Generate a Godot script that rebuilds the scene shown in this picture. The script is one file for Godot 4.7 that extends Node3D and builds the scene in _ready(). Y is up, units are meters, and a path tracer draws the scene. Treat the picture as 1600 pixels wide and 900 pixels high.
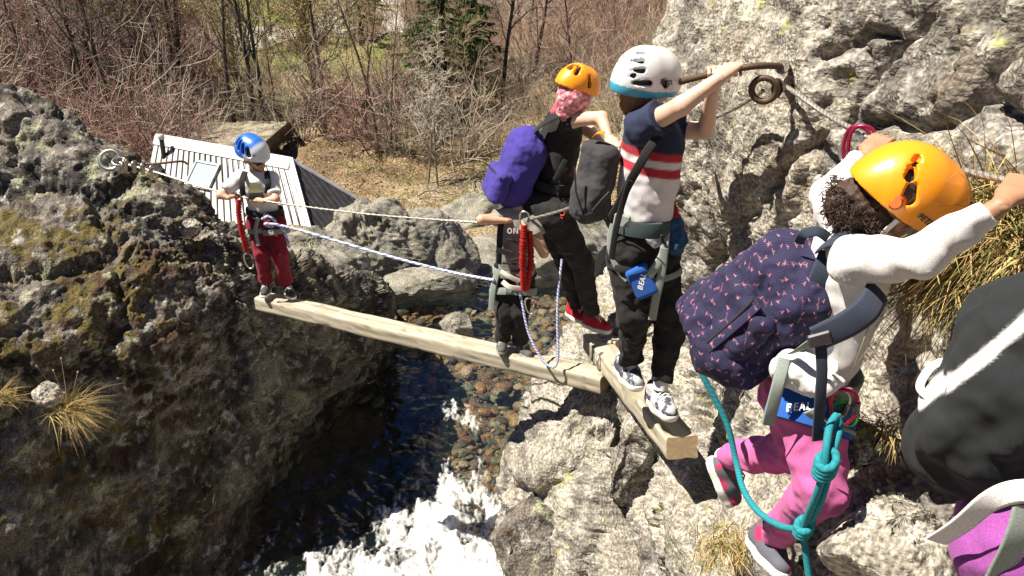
extends Node3D
# A roped party crossing a gorge on a wooden beam, seen from the cliff above. Metres, y up; the valley floor is near y = -1.

const TAU2 := PI * 2.0
var rng := RandomNumberGenerator.new()
var used := {}
var M := {}
var nz := {}

# ------------------------------------------------------------------ helpers: naming
func numbered(called: String) -> String:
	var n: int = used.get(called, 0)
	used[called] = n + 1
	return called if n == 0 else "%s_%03d" % [called, n]

func thing(called: String, label: String, category: String, group := "", at := Vector3.ZERO) -> Node3D:
	var o := Node3D.new()
	o.name = numbered(called)
	add_child(o)
	o.position = at
	tag(o, label, category, group)
	return o

func tag(o: Node, label: String, category: String, group := "") -> void:
	o.set_meta("label", label)
	o.set_meta("category", category)
	if group != "":
		o.set_meta("group", group)

func obj(called: String, mesh: Mesh, m: Material, parent: Node = self) -> MeshInstance3D:
	var o := MeshInstance3D.new()
	o.name = numbered(called) if parent == self else called
	o.mesh = mesh
	o.material_override = m
	parent.add_child(o, true)
	return o

func structure(called: String, mesh: Mesh, m: Material, label := "") -> MeshInstance3D:
	var o := obj(called, mesh, m)
	o.set_meta("kind", "structure")
	if label != "":
		o.set_meta("label", label)
	return o

# ------------------------------------------------------------------ helpers: noise and materials
func noise(sd: int, freq: float, oct := 4, kind := FastNoiseLite.TYPE_SIMPLEX_SMOOTH) -> FastNoiseLite:
	var n := FastNoiseLite.new()
	n.seed = sd
	n.frequency = freq
	n.noise_type = kind
	n.fractal_type = FastNoiseLite.FRACTAL_FBM if oct > 1 else FastNoiseLite.FRACTAL_NONE
	n.fractal_octaves = oct
	return n

func lin(r: float, g: float, b: float) -> Color:
	return Color(r, g, b).linear_to_srgb()

func mat(c: Color, rough := 0.8, metal := 0.0) -> StandardMaterial3D:
	var m := StandardMaterial3D.new()
	m.albedo_color = c
	m.roughness = rough
	m.metallic = metal
	return m

func vmat(rough := 0.9) -> StandardMaterial3D:
	var m := mat(Color.WHITE, rough)
	m.vertex_color_use_as_albedo = true
	return m

func grain_image(sd: int, freq: float, oct: int, lo: float, hi: float, size := 512) -> Image:
	var im := noise(sd, freq, oct).get_seamless_image(size, size)
	im.convert(Image.FORMAT_L8)
	var d := im.get_data()
	for i in d.size():
		d[i] = int(clampf(lerpf(lo, hi, d[i] / 255.0), 0.0, 1.0) * 255.0)
	return Image.create_from_data(size, size, false, Image.FORMAT_L8, d)

func add_grain(m: StandardMaterial3D, albedo: Texture2D, relief: Texture2D, scale: float, depth: float, world := true) -> StandardMaterial3D:
	m.uv1_triplanar = true
	m.uv1_world_triplanar = world
	m.uv1_scale = Vector3.ONE * scale
	if albedo:
		m.albedo_texture = albedo
	if relief:
		m.heightmap_enabled = true
		m.heightmap_texture = relief
		m.heightmap_scale = depth
	return m

# ------------------------------------------------------------------ helpers: mesh building
class MB:
	var v := PackedVector3Array()
	var n := PackedVector3Array()
	var c := PackedColorArray()
	var uv := PackedVector2Array()
	var ix := PackedInt32Array()
	var tint := Color.WHITE

	func vert(p: Vector3, nn: Vector3, col: Color = Color(-1, 0, 0)) -> int:
		v.append(p)
		n.append(nn)
		c.append(tint if col.r < 0.0 else col)
		return v.size() - 1

	func tri(a: int, b: int, d: int) -> void:
		ix.append(a); ix.append(b); ix.append(d)

	func flat_quad(a: Vector3, b: Vector3, d: Vector3, e: Vector3) -> void:
		var nn := (d - a).cross(b - a).normalized()
		var i := vert(a, nn)
		vert(b, nn); vert(d, nn); vert(e, nn)
		tri(i, i + 1, i + 2); tri(i, i + 2, i + 3)

	func flat_tri(a: Vector3, b: Vector3, d: Vector3) -> void:
		var nn := (d - a).cross(b - a).normalized()
		var i := vert(a, nn)
		vert(b, nn); vert(d, nn)
		tri(i, i + 1, i + 2)

	# box with chamfered edges, by its centre, axes (rows of full size) and chamfer
	func box(ce: Vector3, bas: Basis, size: Vector3, ch := 0.0) -> void:
		var h := size * 0.5
		if ch <= 0.0:
			for ax in 3:
				for sg in [-1.0, 1.0]:
					var u := (ax + 1) % 3
					var w := (ax + 2) % 3
					var q := []
					for k in [[-1, -1], [1, -1], [1, 1], [-1, 1]]:
						var p := Vector3.ZERO
						p[ax] = h[ax] * sg
						p[u] = h[u] * k[0]
						p[w] = h[w] * k[1]
						q.append(ce + bas * p)
					if sg > 0: flat_quad(q[3], q[2], q[1], q[0])
					else: flat_quad(q[0], q[1], q[2], q[3])
			return
		var pts := []
		for ax in 3:
			for sg in [-1.0, 1.0]:
				var u := (ax + 1) % 3
				var w := (ax + 2) % 3
				var q := []
				for k in [[-1, -1], [1, -1], [1, 1], [-1, 1]]:
					var p := Vector3.ZERO
					p[ax] = h[ax] * sg
					p[u] = (h[u] - ch) * k[0]
					p[w] = (h[w] - ch) * k[1]
					q.append(ce + bas * p)
				if sg > 0: flat_quad(q[3], q[2], q[1], q[0])
				else: flat_quad(q[0], q[1], q[2], q[3])
		for ax in 3:
			var u := (ax + 1) % 3
			var w := (ax + 2) % 3
			for su in [-1.0, 1.0]:
				for sw in [-1.0, 1.0]:
					var q := []
					for k in [[-1, 0], [1, 0], [1, 1], [-1, 1]]:
						var p := Vector3.ZERO
						p[ax] = (h[ax] - ch) * k[0]
						p[u] = (h[u] - (ch if k[1] == 1 else 0.0)) * su
						p[w] = (h[w] - (0.0 if k[1] == 1 else ch)) * sw
						q.append(ce + bas * p)
					if su * sw > 0: flat_quad(q[0], q[1], q[2], q[3])
					else: flat_quad(q[3], q[2], q[1], q[0])
		for sx in [-1.0, 1.0]:
			for sy in [-1.0, 1.0]:
				for sz in [-1.0, 1.0]:
					var sv := Vector3(sx, sy, sz)
					var q := []
					for ax in 3:
						var p := Vector3.ZERO
						for k in 3:
							p[k] = (h[k] - (0.0 if k == ax else ch)) * sv[k]
						q.append(ce + bas * p)
					if sx * sy * sz > 0: flat_tri(q[0], q[2], q[1])
					else: flat_tri(q[0], q[1], q[2])

	# round tube along points with a radius each; flat: squash of the second axis, up hints that axis
	func tube(pts: Array, rad: Array, sides := 8, caps := true, flatn := 1.0, hint := Vector3.ZERO) -> void:
		var m := pts.size()
		var t0: Vector3 = (pts[1] - pts[0]).normalized()
		var u := hint
		if u == Vector3.ZERO:
			u = Vector3.UP if absf(t0.y) < 0.9 else Vector3.RIGHT
		u = (u - t0 * u.dot(t0)).normalized()
		var base := v.size()
		var t := t0
		for i in m:
			var t1: Vector3
			if i == 0: t1 = t0
			elif i == m - 1: t1 = (pts[i] - pts[i - 1]).normalized()
			else: t1 = (pts[i + 1] - pts[i - 1]).normalized()
			if t1 == Vector3.ZERO: t1 = t
			if hint != Vector3.ZERO: u = hint
			u = (u - t1 * u.dot(t1))
			u = u.normalized() if u.length() > 1e-5 else t1.cross(Vector3(0.3, 0.5, 0.8)).normalized()
			var w := t1.cross(u)
			t = t1
			var r: float = rad[i] if i < rad.size() else rad[-1]
			for k in sides:
				var a := TAU * k / sides
				var d := u * cos(a) * flatn + w * sin(a)
				var nn := (u * cos(a) / maxf(flatn, 0.05) + w * sin(a)).normalized()
				vert(pts[i] + d * r, nn)
		for i in m - 1:
			for k in sides:
				var a := base + i * sides + k
				var b := base + i * sides + (k + 1) % sides
				tri(a, a + sides, b); tri(b, a + sides, b + sides)
		if caps:
			for e in 2:
				var i0 := base + (m - 1) * sides * e
				var ce: Vector3 = pts[(m - 1) * e]
				var nn: Vector3 = (t if e == 1 else -t0)
				var ci := vert(ce, nn)
				var st := v.size()
				for k in sides: vert(v[i0 + k], nn)
				for k in sides:
					if e == 0: tri(ci, st + k, st + (k + 1) % sides)
					else: tri(ci, st + (k + 1) % sides, st + k)

	# a ring of tube
	func ring(ce: Vector3, ax: Vector3, r: float, tr: float, seg := 20, sides := 8, a0 := 0.0, a1 := TAU, flatn := 1.0) -> void:
		var u := ax.cross(Vector3(0.31, 0.82, 0.47)).normalized()
		var w := ax.cross(u).normalized()
		var p := []
		for i in seg + 1:
			var a := lerpf(a0, a1, float(i) / seg)
			p.append(ce + (u * cos(a) + w * sin(a)) * r)
		tube(p, [tr], sides, a1 - a0 < TAU - 0.01, flatn, ax if flatn != 1.0 else Vector3.ZERO)

	func grid(nu: int, nv: int, start: int, flip := false) -> void:
		for j in nv - 1:
			for i in nu - 1:
				var a := start + j * nu + i
				if flip:
					tri(a, a + 1, a + nu); tri(a + 1, a + nu + 1, a + nu)
				else:
					tri(a, a + nu, a + 1); tri(a + 1, a + nu, a + nu + 1)

	func smooth() -> void:
		for i in n.size(): n[i] = Vector3.ZERO
		for i in range(0, ix.size(), 3):
			var a := ix[i]
			var b := ix[i + 1]
			var d := ix[i + 2]
			var f := (v[d] - v[a]).cross(v[b] - v[a])
			n[a] += f; n[b] += f; n[d] += f
		for i in n.size(): n[i] = n[i].normalized()

	func append(o: MB) -> void:
		var s := v.size()
		v.append_array(o.v)
		n.append_array(o.n)
		c.append_array(o.c)
		for i in o.ix: ix.append(i + s)

	func mesh() -> ArrayMesh:
		var arr := []
		arr.resize(Mesh.ARRAY_MAX)
		arr[Mesh.ARRAY_VERTEX] = v
		arr[Mesh.ARRAY_NORMAL] = n
		arr[Mesh.ARRAY_COLOR] = c
		if uv.size() == v.size(): arr[Mesh.ARRAY_TEX_UV] = uv
		arr[Mesh.ARRAY_INDEX] = ix
		var am := ArrayMesh.new()
		am.add_surface_from_arrays(Mesh.PRIMITIVE_TRIANGLES, arr)
		return am

# smooth union of tapered limbs, slabs and balls, meshed as surface nets
class Blob:
	var prims := []
	var wrinkle: FastNoiseLite = null
	var fold := 0.0

	# ends: 1 flat at a, 2 flat at b; w and f squash the section along w
	func limb(a: Vector3, b: Vector3, ra: float, rb: float, k := 0.03, ends := 0, w := Vector3.ZERO, f := 1.0) -> Blob:
		prims.append([0, a, b, ra, rb, k, ends, w, f])
		return self

	func ball(ce: Vector3, r: float, k := 0.03, w := Vector3.ZERO, f := 1.0) -> Blob:
		prims.append([0, ce, ce + Vector3(0, 0.0005, 0), r, r, k, 0, w, f])
		return self

	func slab(ce: Vector3, bas: Basis, half: Vector3, rnd: float, k := 0.02) -> Blob:
		prims.append([1, ce, bas, half, rnd, k])
		return self

	func cut(ce: Vector3, nn: Vector3) -> Blob:      # removes what lies beyond the plane
		prims.append([2, ce, nn.normalized()])
		return self

	func carve(a: Vector3, b: Vector3, ra: float, rb: float, k := 0.01, w := Vector3.ZERO, f := 1.0) -> Blob:   # subtracts a limb
		prims.append([3, a, b, ra, rb, k, 0, w, f])
		return self

	func build(cell: float, colour = null) -> MB:
		var lo := Vector3.ONE * 1e9
		var hi := -lo
		for q in prims:
			if q[0] == 0:
				var r: float = maxf(q[3], q[4])
				lo = lo.min(q[1] - Vector3.ONE * r).min(q[2] - Vector3.ONE * r)
				hi = hi.max(q[1] + Vector3.ONE * r).max(q[2] + Vector3.ONE * r)
			elif q[0] == 1:
				var h: Vector3 = q[3]
				var bs: Basis = q[2]
				var e := (bs.x * h.x).abs() + (bs.y * h.y).abs() + (bs.z * h.z).abs()
				lo = lo.min(q[1] - e)
				hi = hi.max(q[1] + e)
		lo -= Vector3.ONE * (cell * 3.0 + fold)
		hi += Vector3.ONE * (cell * 3.0 + fold)
		var nx := int((hi.x - lo.x) / cell) + 2
		var ny := int((hi.y - lo.y) / cell) + 2
		var nzz := int((hi.z - lo.z) / cell) + 2
		var sx := 1
		var sy := nx
		var sz := nx * ny
		var g := PackedFloat32Array()
		g.resize(nx * ny * nzz)
		g.fill(1.0)
		for q in prims:
			var ty: int = q[0]
			if ty == 2:
				var pc: Vector3 = q[1]
				var pn: Vector3 = q[2]
				for z in nzz:
					for y in ny:
						var row := z * sz + y * sy
						var d0 := (lo + Vector3(0, y, z) * cell - pc).dot(pn)
						for x in nx:
							var dd := d0 + pn.x * cell * x
							if dd > g[row + x]: g[row + x] = dd
				continue
			var k: float = q[5]
			var a: Vector3 = q[1]
			var b: Vector3 = a
			var ra := 0.0
			var rb := 0.0
			var bl := lo
			var bh := hi
			var mg := k + cell * 2.5
			if ty == 0 or ty == 3:
				b = q[2]
				ra = q[3]
				rb = q[4]
				var r := maxf(ra, rb) + mg
				bl = a.min(b) - Vector3.ONE * r
				bh = a.max(b) + Vector3.ONE * r
			else:
				var h: Vector3 = q[3]
				var bs: Basis = q[2]
				var e := (bs.x * h.x).abs() + (bs.y * h.y).abs() + (bs.z * h.z).abs() + Vector3.ONE * mg
				bl = a - e
				bh = a + e
			var x0 := clampi(int((bl.x - lo.x) / cell), 0, nx - 1)
			var x1 := clampi(int((bh.x - lo.x) / cell) + 1, 0, nx - 1)
			var y0 := clampi(int((bl.y - lo.y) / cell), 0, ny - 1)
			var y1 := clampi(int((bh.y - lo.y) / cell) + 1, 0, ny - 1)
			var z0 := clampi(int((bl.z - lo.z) / cell), 0, nzz - 1)
			var z1 := clampi(int((bh.z - lo.z) / cell) + 1, 0, nzz - 1)
			var ab := b - a
			var le := ab.length()
			var l2 := maxf(le * le, 1e-12)
			var ends := 0
			var w := Vector3.ZERO
			var f := 0.0
			var hb := Vector3.ZERO
			var inv := Basis.IDENTITY
			var rnd := 0.0
			if ty == 0 or ty == 3:
				ends = q[6]
				w = q[7]
				f = q[8] - 1.0
			elif ty == 1:
				inv = (q[2] as Basis).transposed()
				hb = q[3]
				rnd = q[4]
			for z in range(z0, z1 + 1):
				for y in range(y0, y1 + 1):
					var row := z * sz + y * sy
					for x in range(x0, x1 + 1):
						var p := Vector3(lo.x + x * cell, lo.y + y * cell, lo.z + z * cell) - a
						var d: float
						if ty == 1:
							var l := (inv * p).abs() - hb + Vector3.ONE * rnd
							d = l.max(Vector3.ZERO).length() + minf(maxf(l.x, maxf(l.y, l.z)), 0.0) - rnd
						else:
							if f != 0.0: p += w * (f * p.dot(w))
							var t := p.dot(ab) / l2
							var tc := clampf(t, 0.0, 1.0)
							if ends == 0:
								d = (p - ab * tc).length() - lerpf(ra, rb, tc)
							else:
								var tt := t
								if t < 0.0 and not (ends & 1): tt = 0.0
								if t > 1.0 and not (ends & 2): tt = 1.0
								if t >= 0.0 and t <= 1.0: tt = t
								d = (p - ab * tt).length() - lerpf(ra, rb, tc)
								if ends & 1: d = maxf(d, -t * le)
								if ends & 2: d = maxf(d, (t - 1.0) * le)
						var o := g[row + x]
						if ty == 3:
							d = -d
							var hh := maxf(k - absf(d - o), 0.0)
							g[row + x] = maxf(d, o) + hh * hh * 0.25 / k
						else:
							var hh := maxf(k - absf(d - o), 0.0)
							g[row + x] = minf(d, o) - (hh * hh * 0.25 / k if k > 0.0 else 0.0)
		if wrinkle:
			for z in nzz:
				for y in ny:
					var row := z * sz + y * sy
					for x in nx:
						var o := g[row + x]
						if o < fold * 2.0 + cell * 2.0 and o > -fold * 2.0 - cell * 2.0:
							g[row + x] = o + fold * wrinkle.get_noise_3d(lo.x + x * cell, lo.y + y * cell, lo.z + z * cell)
		var mb := MB.new()
		var at := PackedInt32Array()
		at.resize(nx * ny * nzz)
		at.fill(-1)
		var lim := cell * 3.2
		var off := [0, sx, sy, sx + sy, sz, sz + sx, sz + sy, sz + sx + sy]
		var cor := [Vector3(0, 0, 0), Vector3(1, 0, 0), Vector3(0, 1, 0), Vector3(1, 1, 0), Vector3(0, 0, 1), Vector3(1, 0, 1), Vector3(0, 1, 1), Vector3(1, 1, 1)]
		var edges := [0, 1, 2, 3, 4, 5, 6, 7, 0, 2, 1, 3, 4, 6, 5, 7, 0, 4, 1, 5, 2, 6, 3, 7]
		for z in nzz - 1:
			for y in ny - 1:
				var row := z * sz + y * sy
				for x in nx - 1:
					var i := row + x
					var g0 := g[i]
					if g0 > lim or g0 < -lim: continue
					var ins := 0
					for k in 8:
						if g[i + off[k]] < 0.0: ins += 1
					if ins == 0 or ins == 8: continue
					var s := Vector3.ZERO
					var cnt := 0
					for e in 12:
						var ca: int = edges[e * 2]
						var cb: int = edges[e * 2 + 1]
						var va := g[i + off[ca]]
						var vb := g[i + off[cb]]
						if (va < 0.0) != (vb < 0.0):
							s += (cor[ca] as Vector3).lerp(cor[cb], va / (va - vb))
							cnt += 1
					var gr := Vector3(g[i + 1] - g0, g[i + sy] - g0, g[i + sz] - g0) + Vector3(g[i + off[7]] - g[i + off[6]], g[i + off[7]] - g[i + off[5]], g[i + off[7]] - g[i + off[3]])
					var p := lo + (Vector3(x, y, z) + s / cnt) * cell
					at[i] = mb.v.size()
					mb.vert(p, gr.normalized(), Color.WHITE)
		for z in range(1, nzz - 1):
			for y in range(1, ny - 1):
				var row := z * sz + y * sy
				for x in range(1, nx - 1):
					var i := row + x
					if at[i] < 0: continue
					var g0 := g[i] < 0.0
					for ax in 3:
						var st: int = sx if ax == 0 else (sy if ax == 1 else sz)
						if g0 == (g[i + st] < 0.0): continue
						var u: int = sy if ax == 0 else (sz if ax == 1 else sx)
						var w: int = sz if ax == 0 else (sx if ax == 1 else sy)
						var q0 := at[i]
						var q1 := at[i - u]
						var q2 := at[i - u - w]
						var q3 := at[i - w]
						if q0 < 0 or q1 < 0 or q2 < 0 or q3 < 0: continue
						if g0:
							mb.tri(q0, q2, q1); mb.tri(q0, q3, q2)
						else:
							mb.tri(q0, q1, q2); mb.tri(q0, q2, q3)
		if colour != null:
			for i in mb.v.size(): mb.c[i] = colour.call(mb.v[i], mb.n[i])
		return mb

# Catmull-Rom through points; and a sheet through a net of points
func spline(pts: Array, steps: int) -> Array:
	var out := []
	for i in pts.size() - 1:
		var a: Vector3 = pts[maxi(i - 1, 0)]
		var b: Vector3 = pts[i]
		var d: Vector3 = pts[i + 1]
		var e: Vector3 = pts[mini(i + 2, pts.size() - 1)]
		for k in steps: out.append(b.cubic_interpolate(d, a, e, float(k) / steps))
	out.append(pts[-1])
	return out

# rows: arrays of points, all the same length. bump: f(p, n) -> offset, paint: f(p, n) -> linear Color
func sheet(rows: Array, su: int, sv: int, bump, paint, flip := false) -> MB:
	var wide := []
	for r in rows: wide.append(spline(r, su))
	var nu: int = wide[0].size()
	var cols := []
	for i in nu:
		var cpts := []
		for r in wide: cpts.append(r[i])
		cols.append(spline(cpts, sv))
	var nv: int = cols[0].size()
	var mb := MB.new()
	for j in nv:
		for i in nu: mb.vert(cols[i][j], Vector3.ZERO)
	mb.grid(nu, nv, 0, flip)
	mb.smooth()
	if bump != null:
		for i in mb.v.size(): mb.v[i] += bump.call(mb.v[i], mb.n[i])
		mb.smooth()
	if paint != null:
		for i in mb.v.size(): mb.c[i] = paint.call(mb.v[i], mb.n[i])
	return mb

# ------------------------------------------------------------------ the scene
func _ready() -> void:
	rng.seed = 7
	make_camera_and_light()
	make_materials()
	valley()
	left_bank()
	cliff()
	stream()
	boulders()
	hut()
	woods()
	tufts()
	beams_and_iron()
	ropes()
	party()

func make_camera_and_light() -> void:
	var cam := Camera3D.new()
	cam.name = "camera"
	cam.position = Vector3(0, 8, 0)
	cam.rotation_degrees = Vector3(-24, 0, 0)
	cam.fov = 37.36
	cam.near = 0.05
	cam.far = 900.0
	add_child(cam)
	cam.current = true
	var e := Environment.new()
	var sky := Sky.new()
	var sm := ProceduralSkyMaterial.new()
	sm.sky_top_color = Color(0.24, 0.42, 0.72)
	sm.sky_horizon_color = Color(0.62, 0.72, 0.84)
	sm.ground_bottom_color = Color(0.16, 0.14, 0.12)
	sm.ground_horizon_color = Color(0.45, 0.46, 0.45)
	sm.sky_curve = 0.12
	sky.sky_material = sm
	e.background_mode = Environment.BG_SKY
	e.sky = sky
	e.background_energy_multiplier = 0.21
	e.tonemap_mode = Environment.TONE_MAPPER_LINEAR
	e.tonemap_exposure = 2.3
	e.sdfgi_enabled = true
	e.ssao_enabled = true
	e.ssil_enabled = true
	var we := WorldEnvironment.new()
	we.name = "environment"
	we.environment = e
	add_child(we)
	var sun := DirectionalLight3D.new()
	sun.name = "sun"
	sun.light_energy = 1.6
	sun.light_color = Color(1.0, 0.955, 0.88)
	sun.light_angular_distance = 0.53
	sun.shadow_enabled = true
	sun.directional_shadow_max_distance = 200.0
	add_child(sun)
	sun.look_at_from_position(Vector3(-0.50, 0.86, 0.09), Vector3.ZERO, Vector3.UP)

func make_materials() -> void:
	nz.low = noise(3, 0.55, 3)
	nz.mid = noise(11, 2.1, 4)
	nz.fine = noise(23, 9.0, 4)
	nz.tiny = noise(31, 34.0, 3)
	nz.ridge = noise(41, 1.4, 4)
	nz.ridge.fractal_type = FastNoiseLite.FRACTAL_RIDGED
	nz.cell = noise(53, 1.15, 1, FastNoiseLite.TYPE_CELLULAR)
	nz.cell.cellular_return_type = FastNoiseLite.RETURN_DISTANCE2_SUB
	nz.cell.domain_warp_enabled = true
	nz.cell.domain_warp_amplitude = 0.35
	nz.cell.domain_warp_frequency = 1.2
	nz.cell2 = noise(59, 4.5, 1, FastNoiseLite.TYPE_CELLULAR)
	nz.cell2.cellular_return_type = FastNoiseLite.RETURN_DISTANCE2_SUB
	nz.cell2.domain_warp_enabled = true
	nz.cell2.domain_warp_amplitude = 0.12
	nz.cell2.domain_warp_frequency = 4.0
	nz.patch = noise(67, 1.7, 4)
	nz.spot = noise(71, 6.5, 4)
	nz.spot2 = noise(73, 3.6, 5)
	nz.moss = noise(79, 1.3, 4)
	var grain := ImageTexture.create_from_image(grain_image(5, 0.03, 5, 0.25, 1.35))
	var relief := ImageTexture.create_from_image(grain_image(6, 0.025, 5, 0.0, 1.0))
	M.grain = grain
	M.relief = relief
	M.rock = add_grain(vmat(0.92), grain, relief, 3.4, 0.9)
	M.ground = add_grain(vmat(0.97), grain, relief, 0.8, 3.0)
	M.bed = add_grain(vmat(0.7), grain, relief, 2.0, 1.0)
	M.bark = add_grain(vmat(0.95), grain, null, 1.5, 0.0, false)
	M.twig = vmat(0.95)
	M.leaf = vmat(0.85)
	M.leaf.backlight = Color(0.25, 0.25, 0.1)
	M.plain = vmat(0.85)
	M.metal_roof = add_grain(mat(lin(0.52, 0.53, 0.55), 0.42, 0.35), ImageTexture.create_from_image(grain_image(8, 0.01, 4, 0.75, 1.1)), null, 0.7, 0.0)
	M.dark_metal = add_grain(mat(lin(0.055, 0.057, 0.062), 0.55, 0.2), ImageTexture.create_from_image(grain_image(8, 0.01, 4, 0.6, 1.15)), null, 0.7, 0.0)  # darker sheet metal for hip, seams, rear roof and stove pipe
	M.glass = mat(lin(0.42, 0.60, 0.70), 0.06, 0.25)  # skylight pane: pale blue of the reflected sky is put into its colour
	M.dark = mat(lin(0.02, 0.02, 0.022), 0.6)
	M.steel = mat(lin(0.42, 0.42, 0.41), 0.35, 0.9)
	M.rust = add_grain(mat(lin(0.16, 0.10, 0.07), 0.65, 0.4), grain, null, 14.0, 0.0)
	M.wood = add_grain(vmat(0.8), null, null, 1.0, 0.0, false)

func rock_bump(p: Vector3, n: Vector3, amt: float, blocks := 1.0) -> Vector3:
	var d: float = nz.low.get_noise_3dv(p) * 0.16
	d += (nz.ridge.get_noise_3dv(p) - 0.2) * 0.07 * blocks
	d += nz.mid.get_noise_3dv(p) * 0.07 * blocks
	var ce: float = nz.cell.get_noise_3dv(p) + 1.0
	d -= 0.075 * blocks * (1.0 - smoothstep(0.0, 0.16, ce))
	var c2: float = nz.cell2.get_noise_3dv(p) + 1.0
	d -= 0.016 * blocks * (1.0 - smoothstep(0.0, 0.25, c2))
	d += nz.fine.get_noise_3dv(p) * 0.028
	d += nz.tiny.get_noise_3dv(p) * 0.008
	return n * d * amt

# pale granite with dark weathering, white crust and yellow-green lichen
func paint_cliff(p: Vector3, _n: Vector3) -> Color:
	var a: float = nz.patch.get_noise_3dv(p)
	var f: float = nz.fine.get_noise_3dv(p)
	var s: float = nz.spot.get_noise_3dv(p)
	var t: float = nz.tiny.get_noise_3dv(p)
	var w: float = nz.spot2.get_noise_3dv(p * 2.2 + Vector3(4, 4, 1))
	# weathering crust with ragged outlines, most of it on the upper right of the face
	var dark := smoothstep(-0.02, 0.16, a * 0.8 + f * 0.55 + w * 0.3 - 0.06 + 0.26 * smoothstep(3.5, 2.6, -p.z) * smoothstep(6.5, 7.3, p.y))
	var c := Color(0.44, 0.41, 0.355).lerp(Color(0.14, 0.13, 0.122), dark * 0.78)
	c = c.lerp(Color(0.27, 0.205, 0.14), smoothstep(0.2, 0.5, nz.moss.get_noise_3dv(p * 1.7)) * 0.45)
	c = c.lerp(Color(0.60, 0.585, 0.54), smoothstep(0.16, 0.34, s + f * 0.45 + t * 0.2) * 0.55)
	var li: float = nz.spot2.get_noise_3dv(p + Vector3(9, 2, 4))
	c = c.lerp(Color(0.56, 0.56, 0.44), smoothstep(0.36, 0.43, li + t * 0.2) * 0.8)
	c = c.lerp(Color(0.44, 0.45, 0.12), smoothstep(0.50, 0.55, nz.spot2.get_noise_3dv(p * 1.5 + Vector3(31, 7, 1)) + t * 0.12) * 0.8)
	return c * (1.0 + t * 0.75 + f * 0.35)

# dark rock of the near bank with moss cushions, rust-brown moss and white crust specks
func paint_bank(p: Vector3, n: Vector3) -> Color:
	var a: float = nz.patch.get_noise_3dv(p + Vector3(5, 5, 5))
	var f: float = nz.fine.get_noise_3dv(p)
	var t: float = nz.tiny.get_noise_3dv(p)
	var s: float = nz.spot.get_noise_3dv(p + Vector3(3, 0, 8))
	var c := Color(0.20, 0.178, 0.157).lerp(Color(0.042, 0.038, 0.035), smoothstep(-0.25, 0.25, a + f * 0.6))
	c = c.lerp(Color(0.40, 0.38, 0.34), smoothstep(0.26, 0.38, s + f * 0.4) * 0.75)
	var up := smoothstep(-0.2, 0.4, n.y)
	var g: float = nz.moss.get_noise_3dv(p)
	var zone := exp(-pow((p.x + 3.1) / 1.3, 2.0) - pow((p.z + 5.75) / 0.75, 2.0))
	var ms := smoothstep(0.12, 0.32, g * 0.7 + f * 0.45 + zone * 0.62 - 0.18) * up
	var green := smoothstep(-0.35, 0.25, nz.spot2.get_noise_3dv(p) - (p.x + 3.0) * 0.35)
	c = c.lerp(Color(0.075, 0.035, 0.014).lerp(Color(0.125, 0.095, 0.014), green), ms * 0.9)
	var li: float = nz.spot2.get_noise_3dv(p * 0.8 + Vector3(2, 9, 9))
	c = c.lerp(Color(0.36, 0.37, 0.25), smoothstep(0.33, 0.42, li + t * 0.15 + smoothstep(5.9, 7.0, -p.z) * 0.12) * 0.8)
	c = c.lerp(Color(0.46, 0.45, 0.42), smoothstep(0.45, 0.485, nz.spot2.get_noise_3dv(p * 1.25 + Vector3(17, 3, 5)) + t * 0.1) * 0.85)
	return c * (1.0 + t * 0.5 + f * 0.35)

func ground_y(x: float, z: float) -> float:       # z counts away from the camera
	var y := 2.1
	if z > 12.0: y = lerpf(2.1, 2.95, smoothstep(12.0, 14.5, z))
	y = lerpf(y, -0.95, smoothstep(13.8, 18.5, z))
	y += nz.low.get_noise_2d(x * 0.25, z * 0.25) * 0.9 * smoothstep(24.0, 34.0, z)
	y += nz.mid.get_noise_2d(x * 0.4, z * 0.4) * 0.12
	if z > 19.0:
		var rx := x + 1.0 + (z - 25.0) * 0.06
		if rx > 0.0: y += 0.42 * rx * rx / (rx + 3.0) * smoothstep(19.0, 30.0, z)
		var lx := -x - 17.0 - (z - 30.0) * 0.08
		if lx > 0.0: y += 0.40 * lx * lx / (lx + 6.0)
	if z > 85.0: y += (z - 85.0) * 0.42
	return y

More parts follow.
